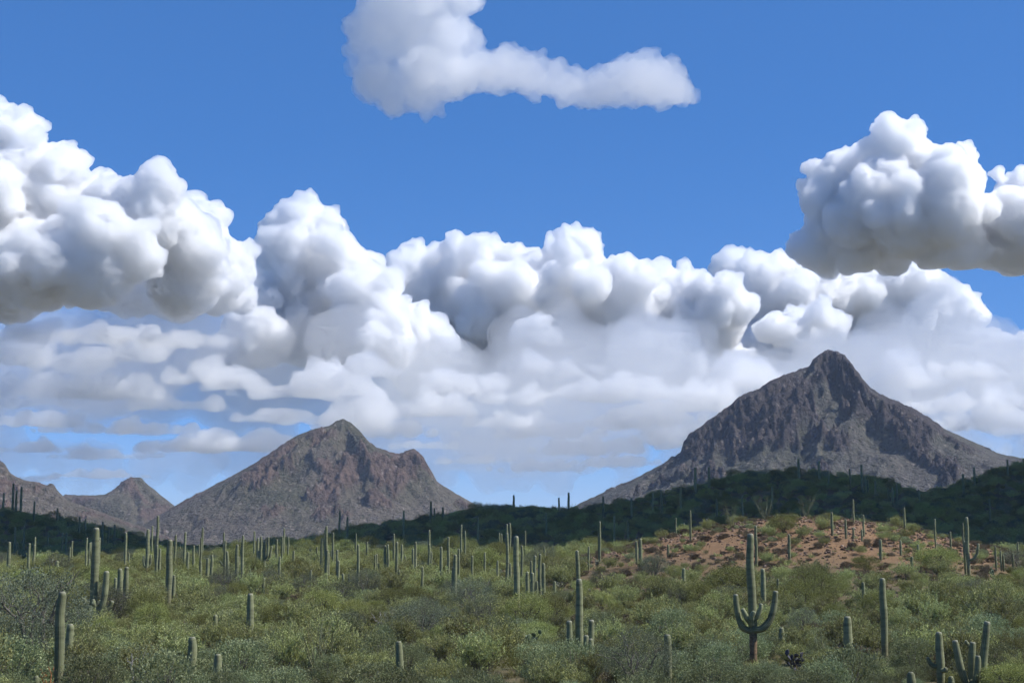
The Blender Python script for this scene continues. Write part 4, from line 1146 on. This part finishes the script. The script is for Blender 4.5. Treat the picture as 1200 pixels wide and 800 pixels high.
# everything smaller or farther: one mass of brush, instances on points
def instance_mass(name, pts, rots, scales, index, source_objs, label):
    me = bpy.data.meshes.new(name); n = len(pts)
    me.vertices.add(n); me.vertices.foreach_set('co', np.asarray(pts, np.float32).ravel())
    for nm, v in (('rz', rots), ('sc', scales)):
        a = me.attributes.new(nm, 'FLOAT', 'POINT'); a.data.foreach_set('value', np.asarray(v, np.float32))
    a = me.attributes.new('idx', 'INT', 'POINT'); a.data.foreach_set('value', np.asarray(index, np.int32))
    o = link(bpy.data.objects.new(name, me))
    ng = bpy.data.node_groups.new(name, 'GeometryNodeTree')
    ng.interface.new_socket('Geometry', in_out='INPUT', socket_type='NodeSocketGeometry')
    ng.interface.new_socket('Geometry', in_out='OUTPUT', socket_type='NodeSocketGeometry')
    N_ = ng.nodes; gi = N_.new('NodeGroupInput'); go = N_.new('NodeGroupOutput')
    m2p = N_.new('GeometryNodeMeshToPoints'); ng.links.new(gi.outputs[0], m2p.inputs['Mesh'])
    iop = N_.new('GeometryNodeInstanceOnPoints'); ng.links.new(m2p.outputs[0], iop.inputs['Points'])
    join = N_.new('GeometryNodeJoinGeometry')
    for so in reversed(source_objs):
        oi = N_.new('GeometryNodeObjectInfo'); oi.inputs['Object'].default_value = so; oi.transform_space = 'ORIGINAL'; oi.inputs['As Instance'].default_value = True
        ng.links.new(oi.outputs['Geometry'], join.inputs[0])
    ng.links.new(join.outputs[0], iop.inputs['Instance'])
    iop.inputs['Pick Instance'].default_value = True
    def attr(nm, typ):
        a = N_.new('GeometryNodeInputNamedAttribute'); a.data_type = typ; a.inputs['Name'].default_value = nm
        return a.outputs[0]
    ng.links.new(attr('idx', 'INT'), iop.inputs['Instance Index'])
    cx = N_.new('ShaderNodeCombineXYZ'); ng.links.new(attr('rz', 'FLOAT'), cx.inputs['Z'])
    ng.links.new(cx.outputs[0], iop.inputs['Rotation']); ng.links.new(attr('sc', 'FLOAT'), iop.inputs['Scale'])
    ng.links.new(iop.outputs[0], go.inputs[0])
    md = o.modifiers.new('scatter', 'NODES'); md.node_group = ng
    tag(o, label, 'brush', kind='stuff')
    return o
# sources are foliage meshes of plants that stand in the scene
src = []; src_key = {}
meshes_in_scene = {}
for o in bpy.data.objects:
    if o.type == 'MESH' and o.parent is not None: meshes_in_scene.setdefault(o.data.name, o)
for k in names:
    for j, p in enumerate(PROTO[k]):
        o = meshes_in_scene.get(p[0].name)
        if o is not None: src_key[(k, j)] = len(src); src.append(o)
rest = [i for i in rest if (kinds[i], var[i]) in src_key]
rest = np.array(rest)
# more brush on the flanks outside the view and on the ridge tops
zz = ground_z(x[rest], y[rest]) - 0.05
instance_mass('distant_brush', np.stack([x[rest], y[rest], zz], 1), rot[rest], scl[rest], [src_key[(kinds[i], var[i])] for i in rest], src,
              'dense mass of smaller and farther desert brush covering the flat and ridge')
print('PLANTS', {k: len(v) for k, v in by_kind.items()}, 'rest', len(rest))

# grass tufts and weeds on the ground
g1 = link(bpy.data.objects.new('grass_tuft', proto_grass(3, M_GRASS))); g2 = link(bpy.data.objects.new('grass_tuft', proto_grass(4, M_CREO)))
for g_, (gx_, gy_) in zip((g1, g2), ((-6.0, 82.0), (9.0, 84.0))):
    g_.location = (gx_, gy_, float(ground_z(gx_, gy_)))
    tag(g_, 'tuft of thin dry grass between the bushes', 'grass', 'grass tufts')
xs_, ys_ = candidates(16000, 70, 330)
kp = srs.uniform(size=len(xs_)) < np.clip(1.0 - 0.75 * sstep(.2, .5, hill_mask(xs_, ys_)), 0, 1)
xs_, ys_ = xs_[kp], ys_[kp]
instance_mass('grass', np.stack([xs_, ys_, ground_z(xs_, ys_) - .02], 1), srs.uniform(0, 6.28, len(xs_)), srs.uniform(.6, 1.6, len(xs_)), srs.randint(0, 2, len(xs_)), [g1, g2],
              'dry and green grass growing between the desert bushes')

# rubble on the red slope
def rock_mesh(seed, n=1):
    rs = np.random.RandomState(seed)
    bm = bmesh.new(); bmesh.ops.create_icosphere(bm, subdivisions=2, radius=1.0)
    V = np.array([v.co[:] for v in bm.verts]); Fc = np.array([[v.index for v in f.verts] for f in bm.faces]); bm.free()
    V = V * (1 + 0.35 * pn3(V[:, 0] * 1.3, V[:, 1] * 1.3, V[:, 2] * 1.3, seed)[:, None])
    for j in range(5):                               # flat broken faces
        nrm = rs.normal(size=3); nrm /= np.linalg.norm(nrm); dd = V @ nrm; c = rs.uniform(.5, .8); V = V - np.maximum(dd - c, 0)[:, None] * nrm
    V = V * np.array((1, .8, .6)); V[:, 2] += 0.2
    return V, Fc
nt = NT('rubble_rock')
tc = nt.n('ShaderNodeNewGeometry').outputs['Position']
c = nt.ramp(nt.noise(tc, 1.1, 4), [(0.3, (.09, .058, .042)), (0.5, (.18, .118, .080)), (0.68, (.30, .225, .165))])
nt.l(nt.pbsdf(c, 0.9, 0.1, nt.bump(nt.noise(tc, 9.0, 4), 0.5, 0.05)).outputs[0], nt.out.inputs['Surface'])
M_ROCK = nt.m
bx_, by_ = 47 + srs.normal(size=17000) * 30, 226 + srs.normal(size=17000) * 26
hm_ = hill_mask(bx_, by_); kp = srs.uniform(size=len(bx_)) < sstep(.25, .7, hm_ + .25 * pn2(bx_ / 8, by_ / 8, 71))
bx_, by_ = bx_[kp], by_[kp]
rp = [rock_mesh(s) for s in range(4)]
order = np.argsort(srs.uniform(size=len(bx_)))
sz_ = 0.07 + 0.36 * srs.uniform(size=len(bx_)) ** 5
bigs = np.argsort(-sz_)[:40]; small = np.setdiff1d(np.arange(len(bx_)), bigs)
rme = []
for V, Fc in rp:
    m_ = mesh_np('rock', V, Fc); m_.materials.append(M_ROCK); rme.append(m_)
rock_obs = []
for q, i in enumerate(bigs):
    o = link(bpy.data.objects.new('rock', rme[q % 4])); o.location = (bx_[i], by_[i], float(ground_z(bx_[i], by_[i]))); s = sz_[i]
    o.scale = (s * 1.2, s, s * .9); o.rotation_euler = (srs.normal() * .2, srs.normal() * .2, srs.uniform(0, 6.28))
    tag(o, 'angular reddish rock lying on the red slope', 'rock', 'rocks on the red slope'); rock_obs.append(o)
instance_mass('rubble', np.stack([bx_[small], by_[small], ground_z(bx_[small], by_[small])], 1), srs.uniform(0, 6.28, len(small)), sz_[small], srs.randint(0, 4, len(small)), rock_obs[:4],
              'loose reddish rubble strewn over the red slope')


# ------------------------------------------------------------------ the air between
bm = bmesh.new(); bmesh.ops.create_cube(bm, size=1.0)
hz = bpy.data.meshes.new('haze'); bm.to_mesh(hz); bm.free()
hb = link(bpy.data.objects.new('haze', hz))
hb.scale = (120000, 90000, 365); hb.location = (0, 36000, 365 / 2 - 32)
nt = NT('haze_air')
pv = nt.n('ShaderNodeVolumePrincipled')
pv.inputs['Color'].default_value = (0.70, 0.82, 1.0, 1); pv.inputs['Density'].default_value = 6.0e-5; pv.inputs['Anisotropy'].default_value = 0.0
nt.l(pv.outputs[0], nt.out.inputs['Volume'])
hz.materials.append(nt.m); tag(hb, 'thin bluish haze in the air', kind='stuff')
